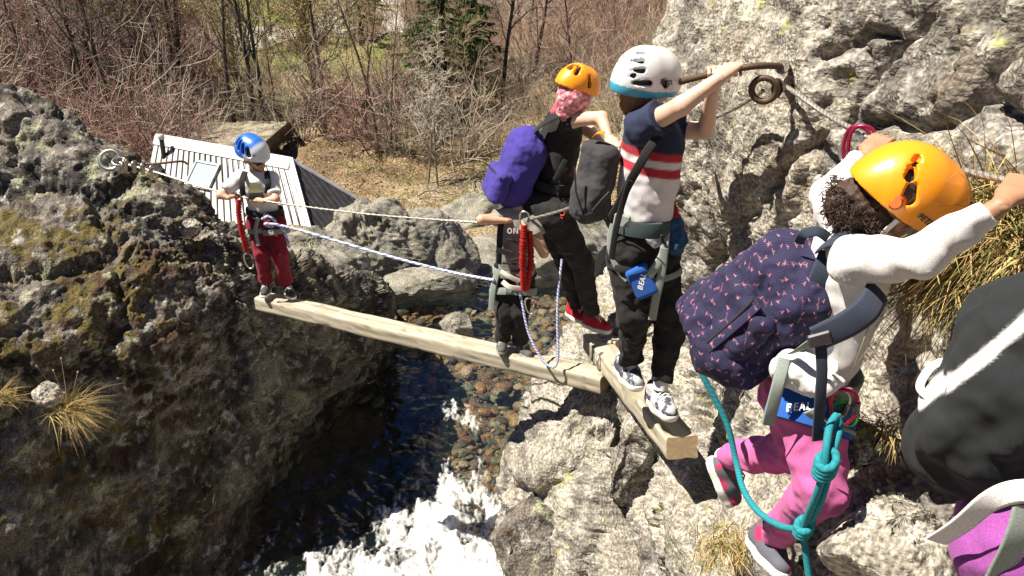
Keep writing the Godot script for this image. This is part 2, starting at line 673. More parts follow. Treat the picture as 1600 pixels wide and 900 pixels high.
func valley() -> void:
	var mb := MB.new()
	var nu := 230
	var nv := 300
	var grass := noise(101, 0.06, 4)
	var lit := noise(103, 0.5, 5)
	var fl := noise(104, 3.0, 3)
	for j in nv:
		var t := float(j) / (nv - 1)
		var z := -30.0 + 42.0 * minf(t / 0.06, 1.0) if t < 0.06 else 12.0 + 70.0 * pow((t - 0.06) / 0.94, 1.6) + 330.0 * pow((t - 0.06) / 0.94, 9.0)
		for i in nu:
			var s := float(i) / (nu - 1) * 2.0 - 1.0
			var x := s * (absf(s) * 0.7 + 0.3) * (maxf(z, 6.0) * 1.5 + 30.0)
			var y := ground_y(x, z)
			if z < 12.0: y = 1.2
			var g := grass.get_noise_2d(x, z)
			var l := lit.get_noise_2d(x, z)
			var f := fl.get_noise_2d(x, z)
			var c := Color(0.20, 0.132, 0.075).lerp(Color(0.34, 0.265, 0.155), smoothstep(-0.3, 0.35, l))
			c = c.lerp(Color(0.115, 0.068, 0.042), smoothstep(0.05, 0.5, lit.get_noise_2d(x * 0.6 + 40.0, z * 0.6)) * 0.8)
			# dry straw-coloured clearing beside the hut, thin grass, then the meadow near the road
			var clear := smoothstep(31.0, 24.0, z) * smoothstep(17.0, 19.0, z)
			c = c.lerp(Color(0.44, 0.34, 0.19), clear * 0.55)
			var meadow := smoothstep(44.0, 56.0, z) * smoothstep(-3.0, -9.0, x) * smoothstep(-44.0, -30.0, x)
			c = c.lerp(Color(0.19, 0.235, 0.05).lerp(Color(0.30, 0.25, 0.11), smoothstep(-0.1, 0.25, l)), clampf(meadow * 0.95, 0.0, 1.0))
			c = c.lerp(Color(0.16, 0.20, 0.05), smoothstep(0.12, 0.4, g) * 0.6 * (1.0 - meadow))
			var path := exp(-pow((z - 27.5 - 0.35 * (x + 4.0)) / 1.3, 2.0)) * smoothstep(-6.0, -3.5, x)
			c = c.lerp(Color(0.46, 0.41, 0.31), path * 0.7)
			c *= 1.0 + f * 0.45
			mb.vert(Vector3(x, y, -z), Vector3.UP, c)
	mb.grid(nu, nv, 0)
	mb.smooth()
	structure("ground", mb.mesh(), M.ground, "leaf strewn valley floor with dry grass and patches of meadow")
	# pale gravel road across the meadow, with a wide spur
	for line in [[[-60, 49], [-36, 54], [-24, 60], [-15, 69.5], [-4, 78], [14, 88]], [[-13.2, 70.5], [-13.5, 80], [-15, 92], [-18, 110]]]:
		var pts := []
		for q in line: pts.append(Vector3(q[0], 0, -q[1]))
		pts = spline(pts, 14)
		var rb := MB.new()
		var w := 3.8
		var m := pts.size()
		for i in m:
			var d: Vector3 = (pts[mini(i + 1, m - 1)] - pts[maxi(i - 1, 0)]).normalized()
			var sd := Vector3(-d.z, 0, d.x)
			for k in 9:
				var q: Vector3 = pts[i] + sd * (k / 8.0 * 2.0 - 1.0) * w * (1.0 + 0.12 * nz.mid.get_noise_1d(i * 0.7))
				q.y = ground_y(q.x, -q.z) + 0.07
				rb.vert(q, Vector3.UP, Color(0.58, 0.55, 0.50) * (1.0 + 0.25 * nz.fine.get_noise_2d(q.x, q.z)))
		rb.grid(9, m, 0)
		rb.smooth()
		structure("road", rb.mesh(), M.ground, "pale gravel road crossing the meadow beyond the trees")

func left_bank() -> void:
	var rows := [
		[Vector3(-9.319, 6.586, -10.500), Vector3(-7.274, 6.113, -10.200), Vector3(-5.932, 5.747, -9.800), Vector3(-5.041, 5.549, -9.400), Vector3(-4.189, 5.369, -9.000), Vector3(-3.491, 5.136, -8.600), Vector3(-3.048, 4.705, -8.400), Vector3(-2.723, 4.317, -8.800), Vector3(-2.431, 3.898, -9.600), Vector3(-2.053, 3.370, -10.400), Vector3(-1.921, 2.625, -11.600), Vector3(-1.807, 2.108, -12.000)],
		[Vector3(-6.624, 7.230, -7.700), Vector3(-5.241, 6.903, -7.550), Vector3(-4.411, 6.576, -7.400), Vector3(-3.802, 6.399, -7.200), Vector3(-3.215, 6.186, -7.000), Vector3(-2.769, 5.905, -6.900), Vector3(-2.462, 5.565, -6.800), Vector3(-2.263, 5.129, -7.400), Vector3(-2.081, 4.672, -8.300), Vector3(-1.801, 4.109, -9.200), Vector3(-1.721, 3.419, -10.500), Vector3(-1.639, 2.903, -11.000)],
		[Vector3(-5.974, 6.533, -6.600), Vector3(-4.803, 6.279, -6.600), Vector3(-4.078, 6.032, -6.550), Vector3(-3.501, 5.995, -6.500), Vector3(-3.038, 5.862, -6.550), Vector3(-2.615, 5.599, -6.550), Vector3(-2.306, 5.362, -6.550), Vector3(-2.114, 5.021, -7.000), Vector3(-1.877, 4.568, -7.900), Vector3(-1.621, 4.192, -8.800), Vector3(-1.598, 3.385, -10.200), Vector3(-1.567, 2.991, -10.600)],
		[Vector3(-5.400, 5.852, -5.600), Vector3(-4.395, 5.665, -5.700), Vector3(-3.746, 5.594, -5.750), Vector3(-3.267, 5.531, -5.900), Vector3(-2.839, 5.404, -6.100), Vector3(-2.517, 5.229, -6.250), Vector3(-2.176, 5.104, -6.350), Vector3(-1.988, 4.801, -6.850), Vector3(-1.799, 4.381, -7.750), Vector3(-1.525, 4.001, -8.700), Vector3(-1.513, 3.299, -9.950), Vector3(-1.512, 3.019, -10.300)],
		[Vector3(-4.884, 5.462, -4.800), Vector3(-4.035, 5.332, -5.000), Vector3(-3.494, 5.277, -5.150), Vector3(-3.109, 5.055, -5.450), Vector3(-2.747, 4.860, -5.750), Vector3(-2.467, 4.701, -6.020), Vector3(-2.161, 4.575, -6.250), Vector3(-2.021, 4.378, -6.850), Vector3(-1.824, 3.932, -7.750), Vector3(-1.497, 3.622, -8.850), Vector3(-1.485, 3.093, -9.900), Vector3(-1.475, 2.946, -10.100)],
		[Vector3(-4.704, 5.054, -4.400), Vector3(-3.978, 4.853, -4.700), Vector3(-3.541, 4.633, -4.950), Vector3(-3.199, 4.282, -5.300), Vector3(-2.881, 3.913, -5.650), Vector3(-2.619, 3.696, -5.950), Vector3(-2.338, 3.715, -6.300), Vector3(-2.213, 3.605, -7.000), Vector3(-1.984, 3.360, -7.900), Vector3(-1.524, 3.258, -9.100), Vector3(-1.480, 2.923, -9.850), Vector3(-1.453, 2.808, -10.000)],
		[Vector3(-5.079, 3.582, -4.200), Vector3(-4.309, 3.266, -4.500), Vector3(-3.799, 3.130, -4.750), Vector3(-3.433, 2.823, -5.050), Vector3(-3.132, 2.607, -5.400), Vector3(-2.862, 2.480, -5.750), Vector3(-2.649, 2.662, -6.200), Vector3(-2.455, 2.860, -7.000), Vector3(-2.194, 2.811, -8.000), Vector3(-1.603, 2.921, -9.300), Vector3(-1.482, 2.771, -9.800), Vector3(-1.438, 2.662, -9.950)],
		[Vector3(-6.997, -0.750, -4.600), Vector3(-5.901, -1.321, -4.900), Vector3(-5.141, -1.349, -5.200), Vector3(-4.575, -1.344, -5.500), Vector3(-4.160, -1.251, -5.900), Vector3(-3.790, -0.929, -6.250), Vector3(-3.323, 0.394, -6.700), Vector3(-2.920, 1.543, -7.500), Vector3(-2.515, 1.924, -8.400), Vector3(-1.746, 2.361, -9.600), Vector3(-1.546, 2.267, -10.100), Vector3(-1.473, 2.211, -10.200)],
	]
	var mb := sheet(rows, 34, 44, func(p, n): return rock_bump(p, n, 0.95), paint_bank, true)
	structure("rock_bank", mb.mesh(), M.rock, "dark mossy rock bank on the near left side of the gorge")

func cliff() -> void:
	# x of the face for each height (rows) and distance (columns)
	var zs := [8.5, 7.0, 6.0, 5.3, 4.8, 4.3, 3.8, 3.3, 2.8, 2.3, 1.9, 1.5, 1.1, 0.6, 0.0, -1.5]
	var ys := [10.6, 9.2, 8.3, 7.6, 7.1, 6.6, 6.25, 5.95, 5.6, 5.2, 4.8, 4.35, 3.8, 3.0, 1.8]
	var xs := [
		[3.4, 2.3, 1.75, 1.40, 1.28, 1.28, 1.30, 1.32, 1.36, 1.42, 1.5, 1.5, 1.5, 1.6, 1.6, 1.7],
		[3.1, 2.0, 1.45, 1.14, 1.05, 1.08, 1.13, 1.16, 1.25, 1.34, 1.40, 1.42, 1.42, 1.5, 1.5, 1.6],
		[2.9, 1.8, 1.28, 0.99, 0.93, 0.98, 1.03, 1.08, 1.18, 1.28, 1.34, 1.36, 1.38, 1.42, 1.45, 1.5],
		[2.7, 1.6, 1.10, 0.87, 0.85, 0.92, 0.98, 1.02, 1.12, 1.22, 1.27, 1.30, 1.32, 1.36, 1.4, 1.45],
		[2.5, 1.45, 0.98, 0.79, 0.80, 0.89, 0.96, 1.03, 1.12, 1.18, 1.22, 1.25, 1.26, 1.3, 1.34, 1.4],
		[2.3, 1.35, 0.90, 0.71, 0.76, 0.87, 0.96, 1.04, 1.10, 1.13, 1.16, 1.12, 1.12, 1.2, 1.25, 1.3],
		[2.2, 1.28, 0.90, 0.76, 0.83, 0.95, 1.04, 1.07, 1.05, 1.03, 1.02, 0.98, 0.98, 1.05, 1.1, 1.2],
		[2.1, 1.2, 0.86, 0.75, 0.84, 0.96, 1.04, 1.06, 0.96, 0.88, 0.86, 0.85, 0.84, 0.9, 0.95, 1.0],
		[2.0, 1.1, 0.78, 0.70, 0.78, 0.90, 1.00, 1.02, 0.90, 0.82, 0.78, 0.74, 0.72, 0.75, 0.8, 0.8],
		[1.9, 1.0, 0.60, 0.50, 0.55, 0.64, 0.76, 0.84, 0.86, 0.80, 0.72, 0.64, 0.60, 0.6, 0.6, 0.6],
		[1.8, 0.9, 0.38, 0.20, 0.24, 0.44, 0.66, 0.78, 0.82, 0.78, 0.66, 0.54, 0.46, 0.45, 0.4, 0.4],
		[1.7, 0.8, 0.28, 0.02, -0.02, 0.16, 0.48, 0.70, 0.78, 0.74, 0.60, 0.44, 0.34, 0.3, 0.2, 0.2],
		[1.6, 0.75, 0.24, -0.05, -0.10, 0.02, 0.38, 0.64, 0.74, 0.70, 0.54, 0.36, 0.26, 0.15, 0.0, 0.0],
		[1.6, 0.75, 0.28, 0.02, -0.02, 0.08, 0.38, 0.62, 0.70, 0.66, 0.50, 0.30, 0.2, 0.0, -0.2, -0.2],
		[1.7, 0.85, 0.4, 0.15, 0.1, 0.15, 0.4, 0.62, 0.70, 0.66, 0.50, 0.30, 0.2, 0.0, -0.3, -0.3]]
	var rows := []
	for j in ys.size():
		var r := []
		for i in zs.size(): r.append(Vector3(xs[j][i] + maxf(ys[j] - 7.1, 0.0) * 0.17 + 0.06 * smoothstep(3.2, 2.7, zs[i]) * smoothstep(6.3, 6.9, ys[j]), ys[j], -zs[i]))
		rows.append(r)
	# long joints that split the face into blocks
	var lines := [
		[Vector3(1.341, 7.771, -2.650), Vector3(1.296, 7.680, -2.750), Vector3(1.269, 7.623, -2.800), Vector3(1.228, 7.528, -2.870), Vector3(1.195, 7.464, -2.920), Vector3(1.176, 7.391, -2.950), Vector3(1.151, 7.308, -2.980), Vector3(1.073, 7.186, -3.150), Vector3(1.034, 6.955, -3.300)],
		[Vector3(1.197, 7.582, -2.980), Vector3(1.189, 7.496, -2.960), Vector3(1.164, 7.340, -2.960)],
		[Vector3(1.269, 7.623, -2.800), Vector3(1.172, 7.591, -3.040), Vector3(1.130, 7.531, -3.150)],
		[Vector3(1.379, 7.681, -2.370), Vector3(1.327, 7.521, -2.400), Vector3(1.283, 7.418, -2.530), Vector3(1.239, 7.354, -2.720), Vector3(1.188, 7.338, -2.880)],
		[Vector3(1.327, 7.521, -2.400), Vector3(1.343, 7.468, -2.240), Vector3(1.362, 7.478, -2.130)],
		[Vector3(1.219, 6.899, -2.330), Vector3(1.202, 6.784, -2.330), Vector3(1.137, 6.551, -2.450), Vector3(1.089, 6.427, -2.350)],
		[Vector3(1.202, 6.784, -2.330), Vector3(1.203, 6.725, -2.170), Vector3(1.172, 6.585, -2.080)],
		[Vector3(1.265, 7.023, -1.990), Vector3(1.231, 6.838, -2.120), Vector3(1.200, 6.708, -2.200)],
		[3.0, Vector3(0.579, 5.182, -4.600), Vector3(0.543, 5.016, -4.320), Vector3(0.533, 4.829, -4.130), Vector3(0.604, 4.631, -3.770), Vector3(0.621, 4.525, -3.620)],
		[2.2, Vector3(0.780, 5.369, -4.190), Vector3(0.703, 5.157, -3.990), Vector3(0.666, 4.978, -3.930), Vector3(0.701, 4.886, -3.720), Vector3(0.737, 4.782, -3.490)],
		[2.0, Vector3(0.983, 5.786, -4.040), Vector3(0.947, 5.539, -3.920), Vector3(0.936, 5.457, -3.570), Vector3(0.958, 5.475, -3.240)],
		[Vector3(1.078, 7.690, -3.890), Vector3(1.068, 7.596, -3.780), Vector3(1.053, 7.498, -3.730)],
		[Vector3(1.054, 6.328, -2.210), Vector3(0.944, 6.079, -2.200), Vector3(0.876, 5.955, -2.130)],
		[Vector3(1.022, 6.839, -3.400), Vector3(0.978, 6.612, -3.700), Vector3(0.978, 6.267, -4.140), Vector3(0.960, 5.849, -4.220)]]
	var segs := []
	for l in lines:
		var wide := 1.0
		if l[0] is float: wide = l.pop_front()
		for i in l.size() - 1: segs.append([l[i], l[i + 1] - l[i], (l[i + 1] - l[i]).length_squared(), wide])
	var bump := func(p: Vector3, n: Vector3) -> Vector3:
		var o: Vector3 = rock_bump(p, n, 0.78, lerpf(0.9, 0.5, smoothstep(5.6, 6.6, p.y)))
		var wp: Vector3 = p + Vector3(nz.mid.get_noise_3dv(p * 1.5), nz.mid.get_noise_3dv(p * 1.5 + Vector3(7, 0, 0)), nz.mid.get_noise_3dv(p * 1.5 + Vector3(0, 9, 0))) * 0.04
		var best := 1.0
		var wide2 := 1.0
		for s in segs:
			var q: Vector3 = wp - s[0]
			if absf(q.y) > 1.1 or absf(q.z) > 1.1: continue
			var far: float = (q - s[1] * clampf(q.dot(s[1]) / s[2], 0.0, 1.0)).length() / s[3]
			if far < best:
				best = far
				wide2 = s[3]
		return o - n * wide2 * (0.075 * (1.0 - smoothstep(0.003, 0.026, best)) + 0.018 * (1.0 - smoothstep(0.0, 0.09, best)))
	var mb := sheet(rows, 28, 32, bump, paint_cliff, true)
	structure("cliff", mb.mesh(), M.rock, "pale lichen spotted granite cliff on the right that the climbers traverse")

func water_y(x: float, z: float) -> float:
	var y := 2.86 - 0.03 * (z - 5.0)
	y += 0.22 * smoothstep(6.4, 5.0, z)
	return y

func stream() -> void:
	# bed
	var bed := MB.new()
	var nu := 190
	var nv := 210
	for j in nv:
		for i in nu:
			var x := lerpf(-5.0, 4.5, float(i) / (nu - 1))
			var z := lerpf(3.0, 14.2, float(j) / (nv - 1))
			var y: float = water_y(x, z) - 0.34 + 0.12 * nz.mid.get_noise_2d(x, z) + 0.04 * nz.fine.get_noise_2d(x, z) - 0.5 * smoothstep(7.6, 5.5, z) - 0.7 * smoothstep(-1.0, -1.7, x) * smoothstep(9.5, 8.0, z) + 0.3 * smoothstep(12.3, 14.0, z)
			var k: float = nz.patch.get_noise_2d(x * 1.3, z * 1.3)
			var c := Color(0.105, 0.070, 0.028).lerp(Color(0.05, 0.047, 0.028), smoothstep(-0.2, 0.3, k))
			bed.vert(Vector3(x, y, -z), Vector3.UP, c * (1.0 + 0.6 * nz.fine.get_noise_2d(x, z)))
	bed.grid(nu, nv, 0)
	bed.smooth()
	structure("stream_bed", bed.mesh(), M.bed, "brown gravelly bed of the stream")
	# pebbles on the bed, uncountable
	var peb := pebble_mesh(5)
	var mm := MultiMesh.new()
	mm.transform_format = MultiMesh.TRANSFORM_3D
	mm.use_colors = true
	mm.mesh = peb
	var tones := [Color(0.24, 0.13, 0.04), Color(0.13, 0.09, 0.03), Color(0.085, 0.095, 0.045), Color(0.27, 0.21, 0.12), Color(0.17, 0.08, 0.025), Color(0.05, 0.045, 0.03), Color(0.13, 0.15, 0.08), Color(0.20, 0.14, 0.05)]
	mm.instance_count = 9000
	for i in mm.instance_count:
		var z := rng.randf_range(6.4, 13.6)
		var x := rng.randf_range(-2.6, 2.6)
		if x < -1.1 and z < 9.0: x = rng.randf_range(-0.9, 1.4)
		var s := 0.016 + 0.085 * pow(rng.randf(), 5.0)
		var b := Basis.from_euler(Vector3(rng.randf() * 0.6, rng.randf() * TAU, rng.randf() * 0.6)).scaled(Vector3.ONE)
		b = b * Basis.from_scale(Vector3(s * rng.randf_range(0.8, 1.3), s * rng.randf_range(0.45, 0.8), s))
		var y: float = water_y(x, z) - 0.34 + 0.12 * nz.mid.get_noise_2d(x, z) - 0.5 * smoothstep(7.6, 5.5, z) + 0.3 * smoothstep(12.3, 14.0, z) + s * 0.2
		mm.set_instance_transform(i, Transform3D(b, Vector3(x, y, -z)))
		var t: Color = tones[rng.randi() % tones.size()]
		mm.set_instance_color(i, t * rng.randf_range(0.7, 1.5))
	var mi := MultiMeshInstance3D.new()
	mi.name = "pebbles"
	mi.multimesh = mm
	mi.material_override = M.bed
	mi.set_meta("kind", "stuff")
	tag(mi, "rounded brown and olive pebbles covering the bed under the clear water", "pebbles")
	add_child(mi)
	# surface
	var wv := noise(201, 1.4, 4)
	var wf := noise(203, 5.5, 3)
	var wmb := MB.new()
	nu = 330
	nv = 420
	for j in nv:
		for i in nu:
			var x := lerpf(-4.4, 3.4, float(i) / (nu - 1))
			var z := lerpf(3.2, 13.9, float(j) / (nv - 1))
			var rough := 0.35 + 1.3 * smoothstep(8.6, 6.2, z) + 0.5 * smoothstep(9.5, 11.5, z)
			var y := water_y(x, z) + rough * (0.05 * wv.get_noise_2d(x * 0.8, z * 1.2) + 0.022 * wf.get_noise_2d(x, z * 1.1))
			wmb.vert(Vector3(x, y, -z), Vector3.UP)
	wmb.grid(nu, nv, 0)
	wmb.smooth()
	var wm := mat(lin(0.03, 0.05, 0.05), 0.03)
	wm.transparency = BaseMaterial3D.TRANSPARENCY_ALPHA
	wm.albedo_color.a = 0.10
	M.water = wm
	structure("water", wmb.mesh(), wm, "clear rippled stream water in the gorge")
	# white water: froth as a sheet of its own, open between its ragged patches
	var fo := noise(211, 1.5, 5)
	fo.domain_warp_enabled = true
	fo.domain_warp_amplitude = 0.5
	fo.domain_warp_frequency = 1.2
	var ff := noise(213, 7.0, 5)
	var fg := noise(217, 18.0, 3)
	var fs := noise(219, 4.0, 2)
	var fm := MB.new()
	nu = 470
	nv = 470
	for j in nv:
		for i in nu:
			var x := lerpf(-2.9, 0.5, float(i) / (nu - 1))
			var z := lerpf(4.4, 8.6, float(j) / (nv - 1))
			# the main tongue widens towards the camera
			var mid := -0.62 + 0.04 * (z - 6.0)
			var half := 0.46 + 0.40 * (6.6 - z) * smoothstep(7.4, 5.0, z)
			var core := 1.0 - absf(x - mid) / maxf(half, 0.12)
			var s := clampf(core, -1.0, 1.0) * 0.58 + 0.55 * smoothstep(7.3, 6.0, z) - 0.42 * smoothstep(6.4, 7.8, z)
			var st: float = fo.get_noise_2d(x * 2.4 + z * 0.3, z * 0.62 - x * 0.25)
			var f: float = ff.get_noise_2d(x * 1.5, z * 0.55)
			var g: float = fg.get_noise_2d(x * 1.2, z * 0.6)
			var h: float = s + st * 1.0 + f * 0.5 - 0.28
			var rough := 0.35 + 1.3 * smoothstep(8.6, 6.2, z)
			var y := water_y(x, z) + rough * (0.05 * wv.get_noise_2d(x * 0.8, z * 1.2) + 0.022 * wf.get_noise_2d(x, z * 1.1))
			y += clampf(h, 0.0, 0.9) * 0.035 + 0.006 + fs.get_noise_2d(x, z * 0.8) * 0.045 * clampf(h + 0.2, 0.0, 1.0)
			fm.vert(Vector3(x, y, -z), Vector3.UP, Color(0.80, 0.82, 0.83, clampf((h + g * 0.34) * 1.15, 0.0, 0.97)))
	fm.grid(nu, nv, 0)
	fm.smooth()
	var white := vmat(0.75)
	white.transparency = BaseMaterial3D.TRANSPARENCY_ALPHA
	structure("white_water", fm.mesh(), white, "white foaming water breaking below the beam")

# a lumpy stone from a subdivided ball, cut by planes
func pebble_mesh(sd: int) -> ArrayMesh:
	return stone(sd, 8, 12, 0.18, 3, func(_p, _n): return Color.WHITE, 1.0).mesh()

func stone(sd: int, rings: int, segs: int, rough: float, cuts: int, paint: Callable, freq := 1.0) -> MB:
	var r2 := RandomNumberGenerator.new()
	r2.seed = sd
	var nn := noise(sd, 0.9 * freq, 4)
	var planes := []
	for i in cuts:
		var d := Vector3(r2.randfn(), r2.randfn() * 0.7, r2.randfn()).normalized()
		planes.append([d, r2.randf_range(0.60, 0.92)])
	var mb := MB.new()
	for j in rings + 1:
		var th := PI * j / rings
		for i in segs + 1:
			var ph := TAU * (i % segs) / segs
			var d := Vector3(sin(th) * cos(ph), cos(th), sin(th) * sin(ph))
			var r := 1.0 + rough * nn.get_noise_3dv(d * 1.4) * 2.0
			for q in planes:
				var k: float = d.dot(q[0])
				if k > 0.0: r = minf(r, q[1] / k + 0.02)
			mb.vert(d * r, d)
	for j in rings:
		for i in segs:
			var a := j * (segs + 1) + i
			mb.tri(a, a + segs + 1, a + 1); mb.tri(a + 1, a + segs + 1, a + segs + 2)
	mb.smooth()
	# close the seam
	for j in rings + 1:
		var a := j * (segs + 1)
		var s := (mb.n[a] + mb.n[a + segs]).normalized()
		mb.n[a] = s
		mb.n[a + segs] = s
	for i in mb.v.size(): mb.c[i] = paint.call(mb.v[i], mb.n[i])
	return mb

func boulder(sd: int, at: Vector3, size: Vector3, turn: Vector3, label: String, paint: Callable, group := "", fine := 90) -> MeshInstance3D:
	var b := Basis.from_euler(turn)
	var mb := stone(sd, fine, fine * 2, 0.09, 15, func(_p, _n): return Color.WHITE)
	for i in mb.v.size(): mb.v[i] = b * (mb.v[i] * size)
	mb.smooth()
	for i in mb.v.size():
		var p := mb.v[i] + at
		mb.v[i] += rock_bump(p, mb.n[i], clampf(size.y * 0.9, 0.25, 1.0))
	mb.smooth()
	var segs := fine * 2
	for j in fine + 1:
		var a := j * (segs + 1)
		var s := (mb.n[a] + mb.n[a + segs]).normalized()
		mb.n[a] = s
		mb.n[a + segs] = s
		mb.v[a + segs] = mb.v[a]
	for i in mb.v.size(): mb.c[i] = paint.call(mb.v[i] + at, mb.n[i])
	var o := obj("boulder", mb.mesh(), M.rock)
	o.position = at
	tag(o, label, "boulder", group)
	return o

func paint_boulder(p: Vector3, _n: Vector3) -> Color:
	var f: float = nz.fine.get_noise_3dv(p)
	var a: float = nz.patch.get_noise_3dv(p)
	var t: float = nz.tiny.get_noise_3dv(p)
	var c := Color(0.34, 0.325, 0.28).lerp(Color(0.12, 0.115, 0.10), smoothstep(-0.05, 0.35, a + f * 0.5) * 0.7)
	c = c.lerp(Color(0.31, 0.32, 0.20), smoothstep(0.1, 0.4, nz.spot2.get_noise_3dv(p)) * 0.6)
	c = c.lerp(Color(0.5, 0.48, 0.43), smoothstep(0.15, 0.35, nz.spot.get_noise_3dv(p)) * 0.6)
	return c * (1.0 + 0.4 * t + 0.3 * f)

func boulders() -> void:
	boulder(301, Vector3(-2.217, 3.161, -12.200), Vector3(1.05, 0.78, 0.9), Vector3(0.1, 0.3, 0.1), "large lichen covered boulder on the far bank left of the stream", paint_boulder)
	boulder(302, Vector3(-1.254, 3.028, -12.400), Vector3(0.95, 0.62, 0.7), Vector3(0.0, -0.4, -0.35), "grooved grey boulder sloping down to the stream beside the largest one", paint_boulder)
	boulder(303, Vector3(-1.310, 3.152, -11.000), Vector3(0.62, 0.26, 0.42), Vector3(0.1, 0.2, 0.08), "flat pale rock lying in the water under the grooved boulder", paint_boulder, "", 60)
	boulder(304, Vector3(-0.775, 2.691, -15.000), Vector3(1.25, 0.45, 0.8), Vector3(0, 0.3, 0.12), "long pale slab of rock behind the boulders by the dry grass", paint_boulder, "", 60)
	boulder(305, Vector3(-0.440, 2.571, -13.600), Vector3(1.1, 0.35, 0.8), Vector3(0, 0.2, 0.1), "broad pale streamside rock beside the climber in grey", paint_boulder, "", 60)
	boulder(306, Vector3(-0.643, 3.455, -9.000), Vector3(0.24, 0.2, 0.2), Vector3(0, 0, 0), "small white topped rock poking out of the water behind the beam", paint_boulder, "", 40)
	boulder(307, Vector3(1.046, 2.957, -13.000), Vector3(1.2, 0.55, 0.9), Vector3(0, 0.8, 0.1), "shaded rock behind the legs of the climber in black", paint_boulder, "", 50)
	boulder(308, Vector3(-2.558, 3.731, -10.200), Vector3(0.8, 0.55, 0.7), Vector3(0, 0.1, 0), "rough rock behind the climber with the blue helmet", paint_boulder, "", 60)
	# blocks of the lower right, below the second beam
	boulder(311, Vector3(0.448, 4.719, -4.750), Vector3(0.36, 0.62, 0.42), Vector3(0.15, 0.4, -0.55), "upright pale slab leaning under the second beam end", paint_cliff)
	boulder(312, Vector3(0.303, 4.233, -4.450), Vector3(0.46, 0.42, 0.42), Vector3(0.1, 0.2, 0.2), "rounded dark block at the foot of the cliff beside the white water", paint_bank)
	boulder(313, Vector3(0.733, 5.211, -4.100), Vector3(0.2, 0.42, 0.26), Vector3(0.1, 0.5, -0.2), "narrow pale block wedged below the second beam", paint_cliff, "", 70)
	boulder(314, Vector3(0.972, 6.519, -1.720), Vector3(0.17, 0.12, 0.15), Vector3(0.2, 0.5, 0.2), "pale rough rock below the dark jacket", paint_cliff, "", 80)
	boulder(315, Vector3(0.942, 6.632, -1.980), Vector3(0.11, 0.09, 0.11), Vector3(0.0, 0.9, 0.1), "square ledge stone beside the knotted turquoise rope", paint_cliff, "", 70)
	boulder(316, Vector3(-3.001, 5.124, -4.750), Vector3(0.10, 0.09, 0.10), Vector3(0, 0.3, 0), "small pale stone between the grass tufts on the left bank", paint_cliff, "", 40)
	boulder(317, Vector3(-2.586, 5.663, -6.450), Vector3(0.12, 0.08, 0.1), Vector3(0.3, 0.3, 0.4), "pale angular stone on the bank below the cable anchor", paint_cliff, "", 40)

